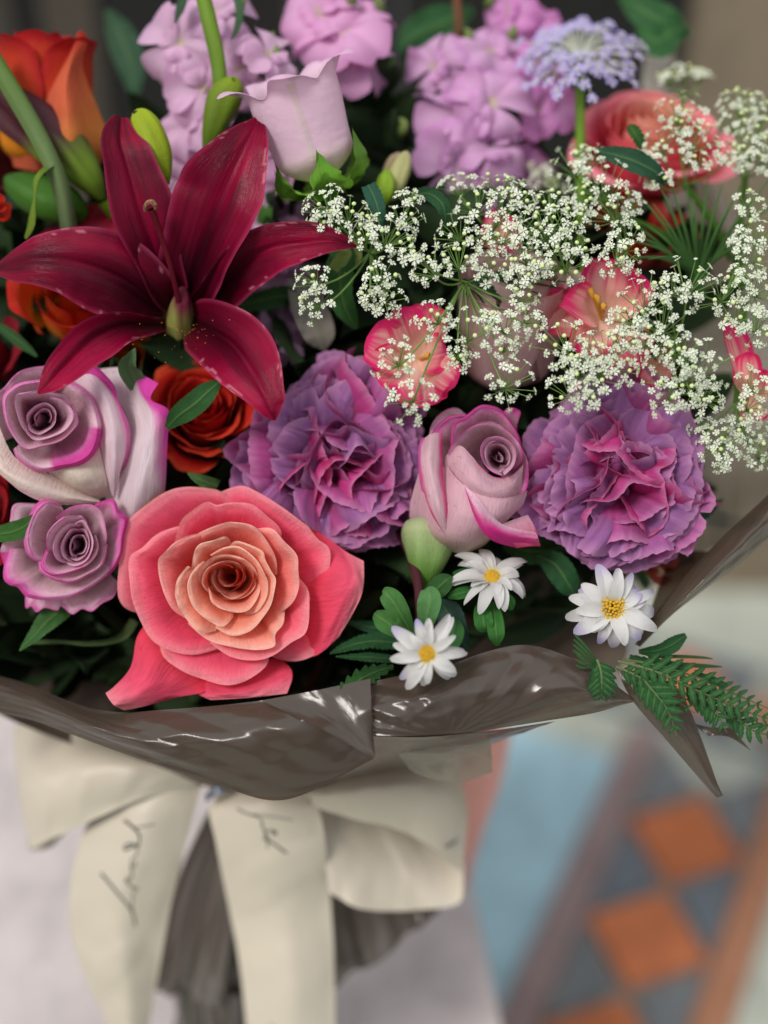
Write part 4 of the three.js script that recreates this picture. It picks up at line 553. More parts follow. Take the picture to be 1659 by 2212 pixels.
function lace(label, hub, list, o = {}) { // hub and umbellets as [x, y, d, radius, flatness]
  const g = thing('lace_flower', label, 'lace flower', hub[0], hub[1], hub[2], undefined), H = L(g, hub);
  for (const [x, y, d, r, flatY] of list) {
    const c = L(g, [x, y, d]), R0 = r * PX, u = new THREE.Group(); u.name = 'umbellet'; u.position.copy(c); g.add(u);
    const out = V3(c.x - H.x, c.y - H.y, 0); if (out.length() > 1e-4) out.normalize();
    const axis = V3(out.x * 0.35, out.y * 0.25 + 0.35 + (flatY ?? 0), 0.8).normalize(); u.quaternion.setFromUnitVectors(V3(0, 1, 0), axis);
    const foot = V3(0, -R0 * 0.75, 0), footW = foot.clone().applyQuaternion(u.quaternion).add(c);
    part('ray', stick(H.clone(), footW, 2.3 * PX, V3(rr(-1, 1) * 0.002, -0.003 + rr(-1, 1) * 0.002, -0.002)), o.stem ?? mats.laceStem, g);
    const n = Math.round(11 + r * 0.165), ped = [], eyes = [], buds = [];
    for (let i = 0; i < n; i++) {
      const t = Math.sqrt((i + 0.4) / n), an = i * 2.39996 + rr(-0.35, 0.35), pol = t * 1.35 * rr(0.85, 1.12), rad = R0 * rr(0.8, 1.28);
      const p = V3(Math.sin(pol) * Math.cos(an) * rad, Math.cos(pol) * rad * 0.62 - R0 * 0.2, Math.sin(pol) * Math.sin(an) * rad), nrm = p.clone().sub(foot).normalize(), young = t < (o.young ?? 0.55) && rnd() < 0.75;
      ped.push(stick(foot, p.clone().addScaledVector(nrm, -1.5 * PX), 0.9 * PX));
      if (young && rnd() < 0.5) { const b = budGeo.clone(); b.translate(p.x, p.y, p.z); buds.push(b); continue; }
      const f = part('floret', floretVariants[young ? 3 : Math.floor(rr(0, 2.99))], o.petal ?? mats.lace, u); f.position.copy(p); nrm.x += rr(-0.5, 0.5); nrm.y += rr(-0.2, 0.4); nrm.z += rr(-0.5, 0.5);
      f.quaternion.setFromUnitVectors(V3(0, 1, 0), nrm.normalize()).multiply(new THREE.Quaternion().setFromAxisAngle(V3(0, 1, 0), rr(0, 6))); f.scale.setScalar(rr(0.62, 1.06) * (o.size ?? 1));
      f.updateMatrix(); const e = eyeGeo.clone(); e.applyMatrix4(f.matrix); eyes.push(e);
    }
    part('pedicels', mergeGeometries(ped), o.stem ?? mats.laceStem, u).userData.kind = 'stuff';
    if (eyes.length) part('floret_eyes', mergeGeometries(eyes), o.eye ?? mats.laceGreen, u).userData.kind = 'stuff';
    if (buds.length) part('floret_buds', mergeGeometries(buds), o.eye ?? mats.laceGreen, u).userData.kind = 'stuff';
  }
  if (o.stalk) part('stalk', tube(g, o.stalk, { nv: 24, col: greenCol('#4a7020', '#3a5a1a') }), mats.stem, g);
  return g;
}
lace('white lace flower cluster at the left, just below the bellflower base', [800, 545, -0.022], [[703, 440, -0.004, 46], [745, 462, -0.004, 44], [690, 478, -0.006, 30], [786, 505, -0.002, 36], [846, 513, 0, 52], [876, 470, -0.004, 40], [886, 428, -0.008, 30, 0.4], [800, 470, -0.008, 28], [676, 605, 0, 38], [682, 655, -0.001, 42], [826, 600, 0.002, 40], [835, 645, 0.002, 40], [800, 640, 0, 26]], { stalk: [[800, 545, -0.022, 7], [850, 620, -0.045, 8], [900, 720, -0.08, 8]] });
lace('white lace flower cluster in the middle, over the blush rose', [1003, 608, -0.018], [[886, 540, 0.002, 34], [930, 580, 0.003, 44], [985, 560, 0.003, 48], [1050, 578, 0.003, 42], [940, 690, 0.006, 46], [1012, 728, 0.006, 54], [990, 770, 0.004, 30], [1100, 712, 0.004, 42], [1092, 755, 0.004, 26], [853, 782, 0.010, 46], [885, 862, 0.012, 52], [1100, 830, 0.008, 55], [1060, 690, 0.004, 22], [1130, 640, 0.002, 42], [1145, 690, 0.003, 38]], { stalk: [[1003, 608, -0.018, 8], [1010, 680, -0.04, 9], [1030, 760, -0.08, 9]] });
lace('flat topped white lace flower cluster in front of the violet pink stock', [1060, 500, -0.032], [[993, 395, -0.022, 44, 0.7], [1086, 400, -0.016, 46, 0.4], [1026, 442, -0.012, 46], [983, 505, -0.006, 46], [1093, 445, -0.010, 38], [1123, 425, -0.012, 42], [1093, 515, -0.004, 44], [1135, 500, -0.003, 50], [1045, 520, -0.006, 30]], { stalk: [[1060, 500, -0.032, 7], [1080, 580, -0.06, 8]] });
lace('greenish white lace flower cluster left of the right freesia', [1215, 570, -0.026], [[1175, 490, -0.004, 60], [1225, 480, -0.004, 50], [1128, 555, 0, 46], [1190, 530, 0, 48], [1223, 575, 0.002, 50], [1126, 600, 0.002, 34], [1150, 575, 0.001, 40], [1186, 440, -0.012, 40], [1250, 530, -0.003, 34]], { young: 0.6, stalk: [[1215, 570, -0.026, 7], [1240, 640, -0.05, 8]] });
lace('white lace flower cluster in front of the blurred coral rose', [1345, 470, -0.045], [[1239, 355, -0.028, 54], [1293, 405, -0.020, 70], [1323, 462, -0.014, 52], [1270, 340, -0.03, 40, 0.4], [1353, 532, -0.006, 52], [1333, 565, -0.003, 46], [1255, 430, -0.02, 44], [1360, 440, -0.024, 34]], { stalk: [[1345, 470, -0.045, 7], [1420, 500, -0.05, 8], [1500, 560, -0.06, 8]] });
lace('white lace flower cluster over the top right of the blurred coral rose', [1480, 400, -0.055], [[1466, 235, -0.04, 56, 0.3], [1425, 315, -0.03, 48], [1400, 340, -0.03, 34], [1499, 300, -0.032, 52], [1420, 385, -0.028, 34], [1573, 335, -0.034, 40], [1510, 345, -0.03, 34], [1480, 268, -0.036, 40]], { stalk: [[1480, 400, -0.055, 7], [1540, 480, -0.06, 8], [1580, 560, -0.07, 8]] });
lace('small flat lace flower head standing alone against the brown wall', [1475, 200, -0.08], [[1445, 168, -0.08, 34, 1.2], [1480, 156, -0.08, 38, 1.2], [1512, 162, -0.08, 30, 1.2]], { stalk: [[1475, 200, -0.08, 6], [1480, 320, -0.085, 7], [1500, 430, -0.09, 7]] });
lace('white lace flower cluster at the right border, high up', [1610, 380, -0.06], [[1600, 218, -0.05, 52, 0.7], [1650, 235, -0.05, 46, 0.6], [1590, 262, -0.045, 48], [1640, 280, -0.042, 50], [1620, 320, -0.036, 52], [1655, 350, -0.034, 40], [1600, 350, -0.036, 28]], { stalk: [[1610, 380, -0.06, 7], [1600, 480, -0.06, 8], [1590, 600, -0.08, 8]] });
lace('white lace flower cluster at the right border, beside the thin green leaves', [1600, 560, -0.03], [[1626, 445, -0.018, 44], [1648, 505, -0.012, 54], [1600, 520, -0.012, 28], [1630, 565, -0.006, 44], [1640, 630, -0.002, 54], [1556, 640, 0, 56], [1640, 710, 0, 46], [1590, 690, 0, 40], [1600, 610, -0.002, 36]], { stalk: [[1600, 560, -0.03, 7], [1570, 640, -0.05, 8]] });
lace('large white lace flower cluster spread over the right freesia', [1460, 730, -0.024], [[1386, 650, 0.004, 66], [1420, 700, 0.006, 62], [1489, 607, 0.001, 62], [1450, 620, 0.002, 40], [1440, 755, 0.008, 58], [1480, 770, 0.008, 46], [1459, 820, 0.008, 62], [1523, 800, 0.007, 58], [1500, 845, 0.006, 44], [1390, 735, 0.006, 44], [1530, 860, 0.005, 36], [1445, 860, 0.008, 40], [1360, 690, 0.004, 38]], { stalk: [[1460, 730, -0.024, 8], [1470, 800, -0.05, 8]] });
lace('white lace flower cluster hanging over the top of the right purple carnation', [1300, 800, -0.016], [[1216, 740, 0.006, 58], [1313, 752, 0.008, 60], [1262, 765, 0.008, 50], [1246, 800, 0.009, 48], [1226, 850, 0.010, 48], [1290, 810, 0.009, 50], [1345, 790, 0.008, 40], [1270, 850, 0.009, 34], [1350, 730, 0.006, 38]], { stalk: [[1300, 800, -0.016, 7], [1290, 880, -0.05, 8]] });
lace('drooping white lace flower cluster at the lower right edge of the flowers', [1590, 870, -0.026], [[1550, 955, -0.006, 54], [1520, 925, -0.008, 30], [1626, 945, -0.012, 50], [1650, 985, -0.016, 44], [1633, 830, -0.008, 42], [1626, 880, -0.008, 38], [1560, 985, -0.006, 30], [1600, 920, -0.01, 30]], { stalk: [[1590, 870, -0.026, 6], [1600, 760, -0.03, 7], [1610, 640, -0.05, 7]] });
lace('pale lace flower heads out of focus near the dark gap above the lace', [1170, 470, -0.08], [[1185, 400, -0.075, 44], [1170, 370, -0.08, 34], [1200, 440, -0.07, 36]]);
{ // the blue lace flower
  const petal = M({ color: new THREE.Color(S('#b3a8dc')[0], S('#b3a8dc')[1], S('#b3a8dc')[2]), roughness: 0.7, transmission: 0.25, thickness: 0 }), st = M({ color: new THREE.Color(0.42, 0.44, 0.36), roughness: 0.6 }), eye = M({ color: new THREE.Color(0.6, 0.58, 0.36), roughness: 0.7 });
  const g = thing('blue_lace_flower', 'lavender blue lace flower head on a green stem at the top right', 'lace flower', 1250, 130, -0.05), ped = [], eyes = [];
  const H = L(g, [1250, 128, -0.068]);
  for (let i = 0; i < 120; i++) {
    const a = i * 2.39996, t = Math.sqrt((i + 8) / 128), droop = t ** 3, p = L(g, [1255 + Math.cos(a) * 142 * t * rr(0.8, 1.12), 88 - Math.sin(a) * 74 * t * rr(0.85, 1.15) + 50 * droop * rr(0.5, 1.8), -0.068 + 0.02 * -Math.sin(a) * t]); p.y += rr(-0.001, 0.001);
    if (t > 0.36) { ped.push(stick(H, p, 1.6 * PX, V3(0, 0.003, 0))); const f = part('floret', floretVariants[Math.floor(rr(0, 2.99))], petal, g); f.position.copy(p); f.quaternion.setFromUnitVectors(V3(0, 1, 0), V3(Math.cos(a) * t * 0.8 + rr(-0.3, 0.3), 0.35 + rr(-0.2, 0.2), 0.75).normalize()).multiply(new THREE.Quaternion().setFromAxisAngle(V3(0, 1, 0), rr(0, 6))); f.scale.setScalar(rr(1.15, 1.6)); f.updateMatrix(); const e = eyeGeo.clone(); e.applyMatrix4(f.matrix); eyes.push(e); }
    else ped.push(stick(H, p, 1.8 * PX));
  }
  part('pedicels', mergeGeometries(ped), st, g).userData.kind = 'stuff'; part('floret_eyes', mergeGeometries(eyes), eye, g).userData.kind = 'stuff';
  part('stem', tube(g, [[1250, 128, -0.068, 8], [1252, 200, -0.066, 10], [1254, 330, -0.066, 11], [1255, 480, -0.068, 11], [1258, 600, -0.07, 10]], { col: greenCol('#6f9428', '#5c8020') }), mats.stem, g);
}

// ---------------------------------------------------------------- asters
function aster(label, x, y, d, axis, r, n, tipViolet, s, disc) {
  seed = s; const g = aim(thing('aster', label, 'aster', x, y, d), axis, rr(0, 6));
  for (let i = 0; i < n; i++) {
    const inner = i % 3 === 2, a = i * 2.39996 + rr(-0.2, 0.2), len = r * PX * (inner ? rr(0.5, 0.78) : rr(0.72, 1.08)), w = r * PX * rr(0.11, 0.19), el = (inner ? 0.5 : 0.14) + rr(-0.25, 0.28), s0 = rnd() * 50, tw = rr(-0.5, 0.5), vi = rnd() < tipViolet ? rr(0.3, 0.9) : 0;
    part('ray_petal', grid(8, 16, (u, v, p) => {
      const q = u * 2 - 1, vv = v * (1 - 0.06 * q * q), b = el - 0.5 * vv * vv, hw = w * Math.sin(Math.PI * Math.min(1, 0.16 + 0.8 * vv) ) ** 0.7 * (vv > 0.97 ? 0.8 : 1);
      p.set(q * hw, r * PX * 0.05 + Math.sin(b) * vv * len + hw * 0.35 * q * q + tw * q * hw * vv + 0.03 * len * noise(vv * 3 + s0, q), r * PX * 0.10 + Math.cos(b) * vv * len).applyAxisAngle(V3(0, 1, 0), a);
    }, (u, v) => mix(mix(S('#e6e0a8'), S('#e4e2e0'), smoothstep(v, 0.02, 0.3)), S('#a592d6'), vi * smoothstep(v, 0.55, 1)), 1, 1.5), mats.pale, g);
  }
  const bits = []; for (let i = 0; i < 70; i++) { const t = Math.sqrt(i / 70), a = i * 2.39996, b = new THREE.IcosahedronGeometry(r * PX * rr(0.028, 0.045), 1); b.scale(1, 1.5, 1); b.translate(Math.cos(a) * t * disc * r * PX, r * PX * (0.12 - 0.06 * t * t), Math.sin(a) * t * disc * r * PX); bits.push(b); }
  part('flower_disc', mergeGeometries(bits), mats.disc, g).userData.kind = 'stuff';
  for (let i = 0; i < 7; i++) part('bract', strapFree(i * 0.9, r), mats.leaf, g);
  return g;
}
function strapFree(a, r) { return grid(6, 8, (u, v, p) => { const q = u * 2 - 1; p.set(q * r * PX * 0.14 * Math.sin(Math.PI * (0.2 + 0.75 * v)), r * PX * (-0.16 + 0.1 * v), r * PX * (0.05 + 0.42 * v)).applyAxisAngle(V3(0, 1, 0), a); }, greenCol('#4a7a2a', '#5c8a30')); }
aster('white aster hanging lowest, over the rim of the film wrap', 922, 1410, 0.020, [0.02, 0.0, 1], 86, 21, 0.15, 101, 0.24);
aster('half closed white aster under the half open lavender rose', 1062, 1250, -0.010, [0.15, 0.62, 0.75], 92, 22, 0.05, 102, 0.2);
aster('white aster with violet tips and a large yellow disc, at the right', 1322, 1315, 0.0, [0.0, 0.10, 1], 104, 25, 0.55, 103, 0.32);

// ---------------------------------------------------------------- leaves
const leafCol = (a, b) => (u, v, s) => mix(sc(mix(S(a), S(b), 0.5 + 0.5 * fbm(u * 3 + s, v * 5)), 0.95 + 0.1 * noise(Math.abs(u) * 6 - v * 26, s)), S('#7a9a55'), 0.35 * Math.exp(-u * u * 400));
const toothed = (n, k) => (v) => 1 - k * ((v * n) % 1);
function leaf(label, pts, o = {}) {
  const m = pts[0], g = thing(o.name ?? 'leaf', label, o.cat ?? 'leaf', m[0], m[1], m[2], o.group);
  part('blade', strap(g, pts, { nu: 16, nv: o.nv ?? 60, rib: -0.08, ruffle: 0.2, edge: o.edge ?? toothed(14, 0.10), col: o.col ?? leafCol(o.a ?? '#2c5a22', o.b ?? '#3f7030'), us: 1, vs: 2 }), mats.leaf, g); return g;
}
leaf('dark pointed leaf lying across the red orange rose', [[360, 925, 0.0, 6], [385, 898, 0.004, 22, 20, 0.2], [420, 872, 0.006, 26, 10, 0.2], [450, 845, 0.006, 22, 0, 0.2], [476, 822, 0.005, 5]], { a: '#235021', b: '#285022', edge: toothed(20, 0.06) });
leaf('grey green sepal standing above the lavender rose, below the lily', [[300, 835, -0.02, 20, 0, 0.3], [280, 795, -0.014, 24, -10, 0.3], [285, 770, -0.012, 12, -10, 0.3], [292, 752, -0.011, 2]], { a: '#4a6a40', b: '#5c7a50', edge: () => 1 });
leaf('small sepal curling up above the coral rose', [[470, 1050, -0.02, 14, 0, 0.2], [435, 1038, -0.014, 13, 10, 0.2], [405, 1022, -0.012, 2]], { a: '#3f6434', b: '#527540', edge: () => 1 });
leaf('green leaf poking in at the left edge over the smaller lavender rose', [[-20, 1155, -0.014, 14, 0, 0.1], [20, 1150, -0.010, 22, 10, 0.1], [55, 1135, -0.006, 20, 15, 0.1], [78, 1110, -0.006, 3]], { a: '#2c5a1e', b: '#3c6a28' });
leaf('long pointed leaf hanging below the smaller lavender rose', [[150, 1305, -0.03, 20, 0, 0.15], [110, 1335, -0.024, 26, 10, 0.15], [75, 1372, -0.02, 16, 10, 0.1], [42, 1406, -0.018, 2]], { a: '#2c5020', b: '#44703a' });
leaf('narrow arching leaf in the dark hollow left of the coral rose', [[70, 1388, -0.03, 4], [130, 1385, -0.03, 8, 50, 0.2], [200, 1388, -0.032, 10, 50, 0.2], [260, 1375, -0.036, 12, 40, 0.2], [290, 1340, -0.04, 10]], { a: '#38502a', b: '#5a7040' });
leaf('dark green leaf at the left edge beside the orange red rose', [[-10, 700, -0.04, 8], [40, 735, -0.036, 14, 20, 0.2], [80, 770, -0.034, 3]], { a: '#2a5023', b: '#2c5024' });
leaf('dark curled leaf between the lace flowers and the pale buds', [[795, 400, -0.012, 16, 0, 0.2], [808, 425, -0.008, 20, 15, 0.2], [818, 455, -0.006, 17, 10, 0.2], [824, 490, -0.008, 3]], { a: '#285040', b: '#2c5a44', edge: toothed(10, 0.12) });
leaf('dark arched leaf right of the pale buds', [[885, 425, -0.02, 10, 0, 0.2], [925, 418, -0.014, 16, 20, 0.2], [955, 440, -0.010, 17, 20, 0.2], [962, 475, -0.012, 12], [952, 500, -0.018, 3]], { a: '#265031', b: '#2b5031', edge: toothed(10, 0.12) });
leaf('dark toothed leaf under the blurred coral rose, among the lace', [[1285, 325, -0.028, 6], [1330, 335, -0.024, 20, 10, 0.2], [1375, 350, -0.022, 26, 10, 0.2], [1420, 375, -0.024, 18], [1440, 400, -0.03, 3]], { a: '#265037', b: '#295038' });
leaf('small spiky green shoot tip in front of the blurred coral rose', [[1388, 320, -0.03, 10, 0, 0.3], [1376, 295, -0.028, 16, 0, 0.3], [1364, 278, -0.028, 14, 0, 0.3], [1358, 270, -0.028, 4]], { a: '#2c5a24', b: '#3c6a2c', edge: toothed(8, 0.3) });
leaf('broad bright leaf under the left lace flowers', [[700, 520, -0.03, 14], [740, 545, -0.024, 30, 20, 0.2], [735, 600, -0.024, 38, 30, 0.2], [745, 660, -0.028, 30, 30, 0.2], [770, 710, -0.035, 5]], { a: '#2c5a28', b: '#3c6a34' });
leaf('yellow green leaf under the tip of the right lily petal', [[730, 520, -0.026, 10], [760, 545, -0.022, 24, -10, 0.2], [730, 585, -0.024, 22, 10, 0.2], [715, 620, -0.03, 4]], { a: '#7a9440', b: '#9aa860' });
leaf('leaf above the right lily petal, in the gap by the stock', [[560, 500, -0.06, 10], [575, 470, -0.056, 22], [585, 440, -0.056, 18], [592, 415, -0.06, 3]], { a: '#3a6a24', b: '#4a7a2c' });
leaf('dark leaf in the gap right of the lily throat', [[510, 660, -0.05, 8], [560, 650, -0.046, 22, 20, 0.2], [620, 640, -0.048, 24, 20, 0.2], [660, 670, -0.055, 4]], { a: '#295023', b: '#2b5026' });
leaf('pale striped leaf in shade under the left lace flowers', [[640, 600, -0.05, 20, 0, 0.4], [665, 660, -0.046, 36, 0, 0.4], [690, 720, -0.046, 34, 0, 0.4], [700, 755, -0.05, 5]], { a: '#8a8478', b: '#9a948a', edge: () => 1 });
for (const [label, p, a, b] of [
  ['hairy spoon shaped leaf left of the lowest aster, the upper one', [[890, 1372, -0.004, 9], [868, 1330, 0.002, 20, 8, 0.2], [848, 1298, 0.004, 24, 8, 0.2], [832, 1280, 0.003, 16], [826, 1276, 0.002, 3]], '#3a6a30', '#4f8040'],
  ['hairy spoon shaped leaf left of the lowest aster, the lower one', [[884, 1378, -0.004, 9], [855, 1358, 0.002, 20, 8, 0.2], [830, 1340, 0.003, 24, 8, 0.2], [812, 1328, 0.002, 12], [808, 1325, 0.001, 3]], '#3a6a30', '#4a7a3a'],
  ['hairy spoon shaped leaf upright above the lowest aster', [[918, 1372, -0.004, 9], [922, 1335, 0.002, 20, -8, 0.2], [928, 1300, 0.004, 26, -8, 0.2], [926, 1275, 0.003, 18], [924, 1268, 0.002, 3]], '#4a7a44', '#5a8a50'],
  ['dark rounded leaf beside the purple aster stalk', [[915, 1300, -0.008, 8], [940, 1275, -0.006, 22, 10, 0.2], [962, 1255, -0.005, 20], [976, 1245, -0.005, 3]], '#2c5426', '#3a6430'],
  ['small leaf tucked right of the lowest aster', [[940, 1420, -0.012, 8], [965, 1395, -0.01, 22], [980, 1360, -0.01, 24], [985, 1335, -0.012, 5]], '#2c5a2a', '#3a6a35'],
  ['small rounded leaf under the half closed aster, the left one', [[1045, 1300, -0.014, 6], [1042, 1320, -0.008, 18, 0, 0.2], [1046, 1350, -0.006, 20, 0, 0.2], [1050, 1365, -0.008, 4]], '#2c6428', '#3c7430'],
  ['long rounded leaf under the half closed aster, the right one', [[1066, 1300, -0.014, 6], [1068, 1330, -0.008, 17, 0, 0.2], [1072, 1370, -0.006, 18, 0, 0.2], [1074, 1395, -0.008, 4]], '#2c6428', '#3c7430'],
  ['little round leaf right of the half closed aster', [[1070, 1285, -0.012, 6], [1088, 1292, -0.008, 14], [1100, 1305, -0.008, 15], [1106, 1318, -0.009, 3]], '#2c6a2a', '#3c7a34'],
  ['narrow leaf left of the half closed aster', [[1030, 1275, -0.012, 6], [1010, 1278, -0.008, 12, 10, 0.2], [985, 1284, -0.008, 12], [968, 1292, -0.009, 3]], '#2c6a2a', '#3a7434'],
  ['little leaf above the narrow leaf by the half closed aster', [[1035, 1245, -0.014, 5], [1012, 1240, -0.012, 12], [990, 1240, -0.012, 10], [978, 1238, -0.013, 3]], '#28582a', '#346830'],
]) leaf(label, p, { a, b, edge: () => 1, nv: 30, group: undefined });
leaf('big bluish leaf behind the stalk of the half closed aster', [[1010, 1405, -0.02, 8], [985, 1360, -0.016, 26, 10, 0.2], [965, 1320, -0.016, 30, 10, 0.2], [950, 1295, -0.018, 4]], { a: '#38584a', b: '#4a6a5a' });
leaf('leaf in shade under the right purple carnation', [[1160, 1200, -0.03, 10], [1200, 1220, -0.026, 30, 10, 0.2], [1230, 1265, -0.026, 26], [1245, 1290, -0.03, 4]], { a: '#23502c', b: '#2a5430' });
leaf('dark broad leaf under the half open lavender rose, right side', [[1090, 1170, -0.04, 14], [1140, 1190, -0.036, 28, 10, 0.2], [1200, 1185, -0.036, 24], [1240, 1170, -0.04, 4]], { a: '#265021', b: '#2b5020' });
leaf('long dark toothed leaf in the mouth of the wrap, right of coral rose', [[870, 1392, -0.024, 12], [810, 1385, -0.02, 22, 30, 0.1], [755, 1395, -0.018, 15, 30, 0.1], [712, 1412, -0.018, 2]], { a: '#21502b', b: '#26502b', edge: toothed(16, 0.25) });
leaf('dark toothed leaf in the mouth of the wrap, the middle one', [[860, 1425, -0.022, 8], [800, 1420, -0.016, 12, 20, 0.1], [725, 1418, -0.014, 2]], { a: '#23502c', b: '#28502c', edge: toothed(16, 0.3) });
leaf('dark toothed leaf in the mouth of the wrap, above the others', [[860, 1362, -0.03, 8], [800, 1355, -0.026, 16, 30, 0.1], [745, 1342, -0.026, 2]], { a: '#205034', b: '#265033', edge: toothed(14, 0.25) });
leaf('lobed fern leaf hanging over the film rim left of the lowest aster', [[850, 1440, -0.010, 6], [810, 1452, -0.002, 20, 10, 0.1], [775, 1470, 0.006, 26, 10, 0.1], [745, 1500, 0.010, 22, 5, 0.1], [728, 1532, 0.010, 2]], { a: '#245022', b: '#2f5a26', edge: toothed(9, 0.45) });
{
  const g = thing('aster_stalk', 'dark purple stalk of the lowest aster, arching down beside the green bud', 'stem', 860, 1160, -0.03);
  part('stem', tube(g, [[862, 1150, -0.032, 9], [885, 1195, -0.02, 11], [903, 1260, -0.010, 11], [908, 1330, -0.004, 11], [915, 1400, -0.006, 9]], { nv: 30, col: greenCol('#3f1a20', '#4a1e28') }), mats.stem, g);
}
// the fern spray at the right
function fern(label, spine, hw, n, a, b) { // a leaf of toothed lobes on both sides of a midrib
  const m = spine[0], g = thing('fern_leaf', label, 'fern', m[0], m[1], m[2]);
  part('midrib', tube(g, spine.map((p, i) => [...p, 3.2 - 2.2 * i / (spine.length - 1)]), { nr: 6, col: greenCol('#6a7a50', '#5a7040') }), mats.stem, g);
  for (let k = 0; k < n; k++) for (const s of [-1, 1]) {
    const v = 0.16 + 0.8 * k / n, q = along(spine, v), e = along(spine, v + 0.05), t = [e[0] - q[0], e[1] - q[1]], l = Math.hypot(...t), tx = t[0] / l, ty = t[1] / l, len = hw * Math.sin(Math.PI * (0.25 + 0.7 * v)) * rr(0.9, 1.1), ex = q[0] + (-ty * s * 0.85 + tx * 0.75) * len, ey = q[1] + (tx * s * 0.85 + ty * 0.75) * len;
    part('leaflet', strap(g, [[q[0], q[1], q[2], len * 0.16, s * 12, 0.1], [lerp(q[0], ex, 0.4), lerp(q[1], ey, 0.4), q[2] + 0.0008, len * 0.24, s * 18, 0.15], [lerp(q[0], ex, 0.75), lerp(q[1], ey, 0.75), q[2] + 0.0004, len * 0.17, s * 18, 0.1], [ex, ey, q[2] - 0.001, 0.5]], { nu: 6, nv: 24, edge: toothed(4, 0.35), col: leafCol(a, b) }), mats.leaf, g);
  }
  return g;
}
fern('small dark fern tip hanging over the film rim below the violet tipped aster', [[1290, 1425, 0.004], [1298, 1450, 0.006], [1300, 1482, 0.008], [1297, 1515, 0.008]], 40, 6, '#22502a', '#2f6034');
fern('fern leaf right of the small fern tip, pointing down to the film corner', [[1372, 1440, -0.002], [1400, 1480, 0.002], [1440, 1530, 0.005], [1462, 1590, 0.005]], 46, 8, '#25552c', '#356838');
fern('fern leaf in the middle of the spray, pointing to the right corner', [[1470, 1475, -0.006], [1510, 1500, -0.004], [1545, 1535, -0.002], [1570, 1582, -0.002]], 40, 7, '#25552c', '#356838');
fern('outermost fern leaf of the spray at the right border', [[1560, 1530, -0.01], [1590, 1550, -0.01], [1630, 1580, -0.010], [1680, 1590, -0.010]], 36, 6, '#2c5f34', '#3a6e3e');
fern('long fern frond running right across the spray to the border', [[1335, 1428, 0.0], [1420, 1452, 0.002], [1520, 1498, 0.0], [1610, 1536, -0.003], [1690, 1562, -0.006]], 36, 15, '#2f6036', '#41703f');
fern('fern frond behind the long one, along the top of the spray', [[1350, 1425, -0.008], [1430, 1440, -0.008], [1520, 1468, -0.010], [1590, 1500, -0.012], [1660, 1530, -0.014]], 34, 12, '#2a5630', '#386838');
fern('short fern frond between the film corner and the film tail', [[1330, 1440, 0.0], [1380, 1462, 0.001], [1440, 1500, 0.0], [1500, 1540, -0.003]], 34, 9, '#2a5630', '#386838');
leaf('dark leaf over the top of the fern spray, right of the violet tipped aster', [[1380, 1408, -0.012, 5], [1420, 1405, -0.01, 16, 20, 0.2], [1455, 1390, -0.01, 20, 20, 0.2], [1482, 1372, -0.012, 6]], { a: '#21502b', b: '#2a5a30' });
leaf('dark toothed leaf between aster and fern spray', [[1360, 1418, -0.01, 5], [1400, 1432, -0.008, 16, 20, 0.2], [1440, 1440, -0.008, 18], [1490, 1442, -0.01, 3]], { a: '#23502c', b: '#28502e', edge: toothed(9, 0.3) });
leaf('thin needle like leaf tip sticking out right over the tiles, upper one', [[1400, 1418, -0.014, 4], [1460, 1418, -0.014, 4], [1515, 1420, -0.014, 3], [1540, 1423, -0.014, 1]], { a: '#2f502d', b: '#3a5a34', edge: () => 1 });
leaf('thin needle like leaf tip sticking out right over the tiles, lower one', [[1400, 1425, -0.014, 4], [1470, 1435, -0.014, 5], [1530, 1439, -0.014, 4], [1560, 1440, -0.014, 1]], { a: '#2f502d', b: '#3a5a34', edge: () => 1 });
leaf('small dark leaf tip above the long ribbed blade', [[1500, 1455, -0.01, 5], [1540, 1470, -0.01, 10], [1572, 1482, -0.01, 4]], { a: '#23502b', b: '#2a542e' });
leaf('dark toothed leaf beside the right purple carnation, under the lace', [[1480, 1160, -0.045, 10], [1500, 1120, -0.04, 22, 10, 0.1], [1530, 1100, -0.04, 16], [1562, 1078, -0.042, 2]], { a: '#285039', b: '#2b503a', edge: toothed(9, 0.3) });
for (let i = 0; i < 7; i++) leaf(['first', 'second', 'third', 'fourth', 'fifth', 'sixth', 'seventh'][i] + ' thread of the fern spray from the left, beside the violet tipped aster', [[1292, 1432 + i * 2, 0.001, 2], [1278 - i * 3, 1412 + i * 5, 0.003, 2], [1258 - i * 2, 1388 + i * 9, 0.004, 3], [1240 - i, 1370 + i * 11, 0.004, 1.5]].map((p, k) => k ? [p[0] + (i > 3 ? 10 : 0), p[1], p[2], p[3]] : p), { a: '#2f5a30', b: '#3f6a3a', edge: () => 1, nv: 16, name: 'fern_thread' });
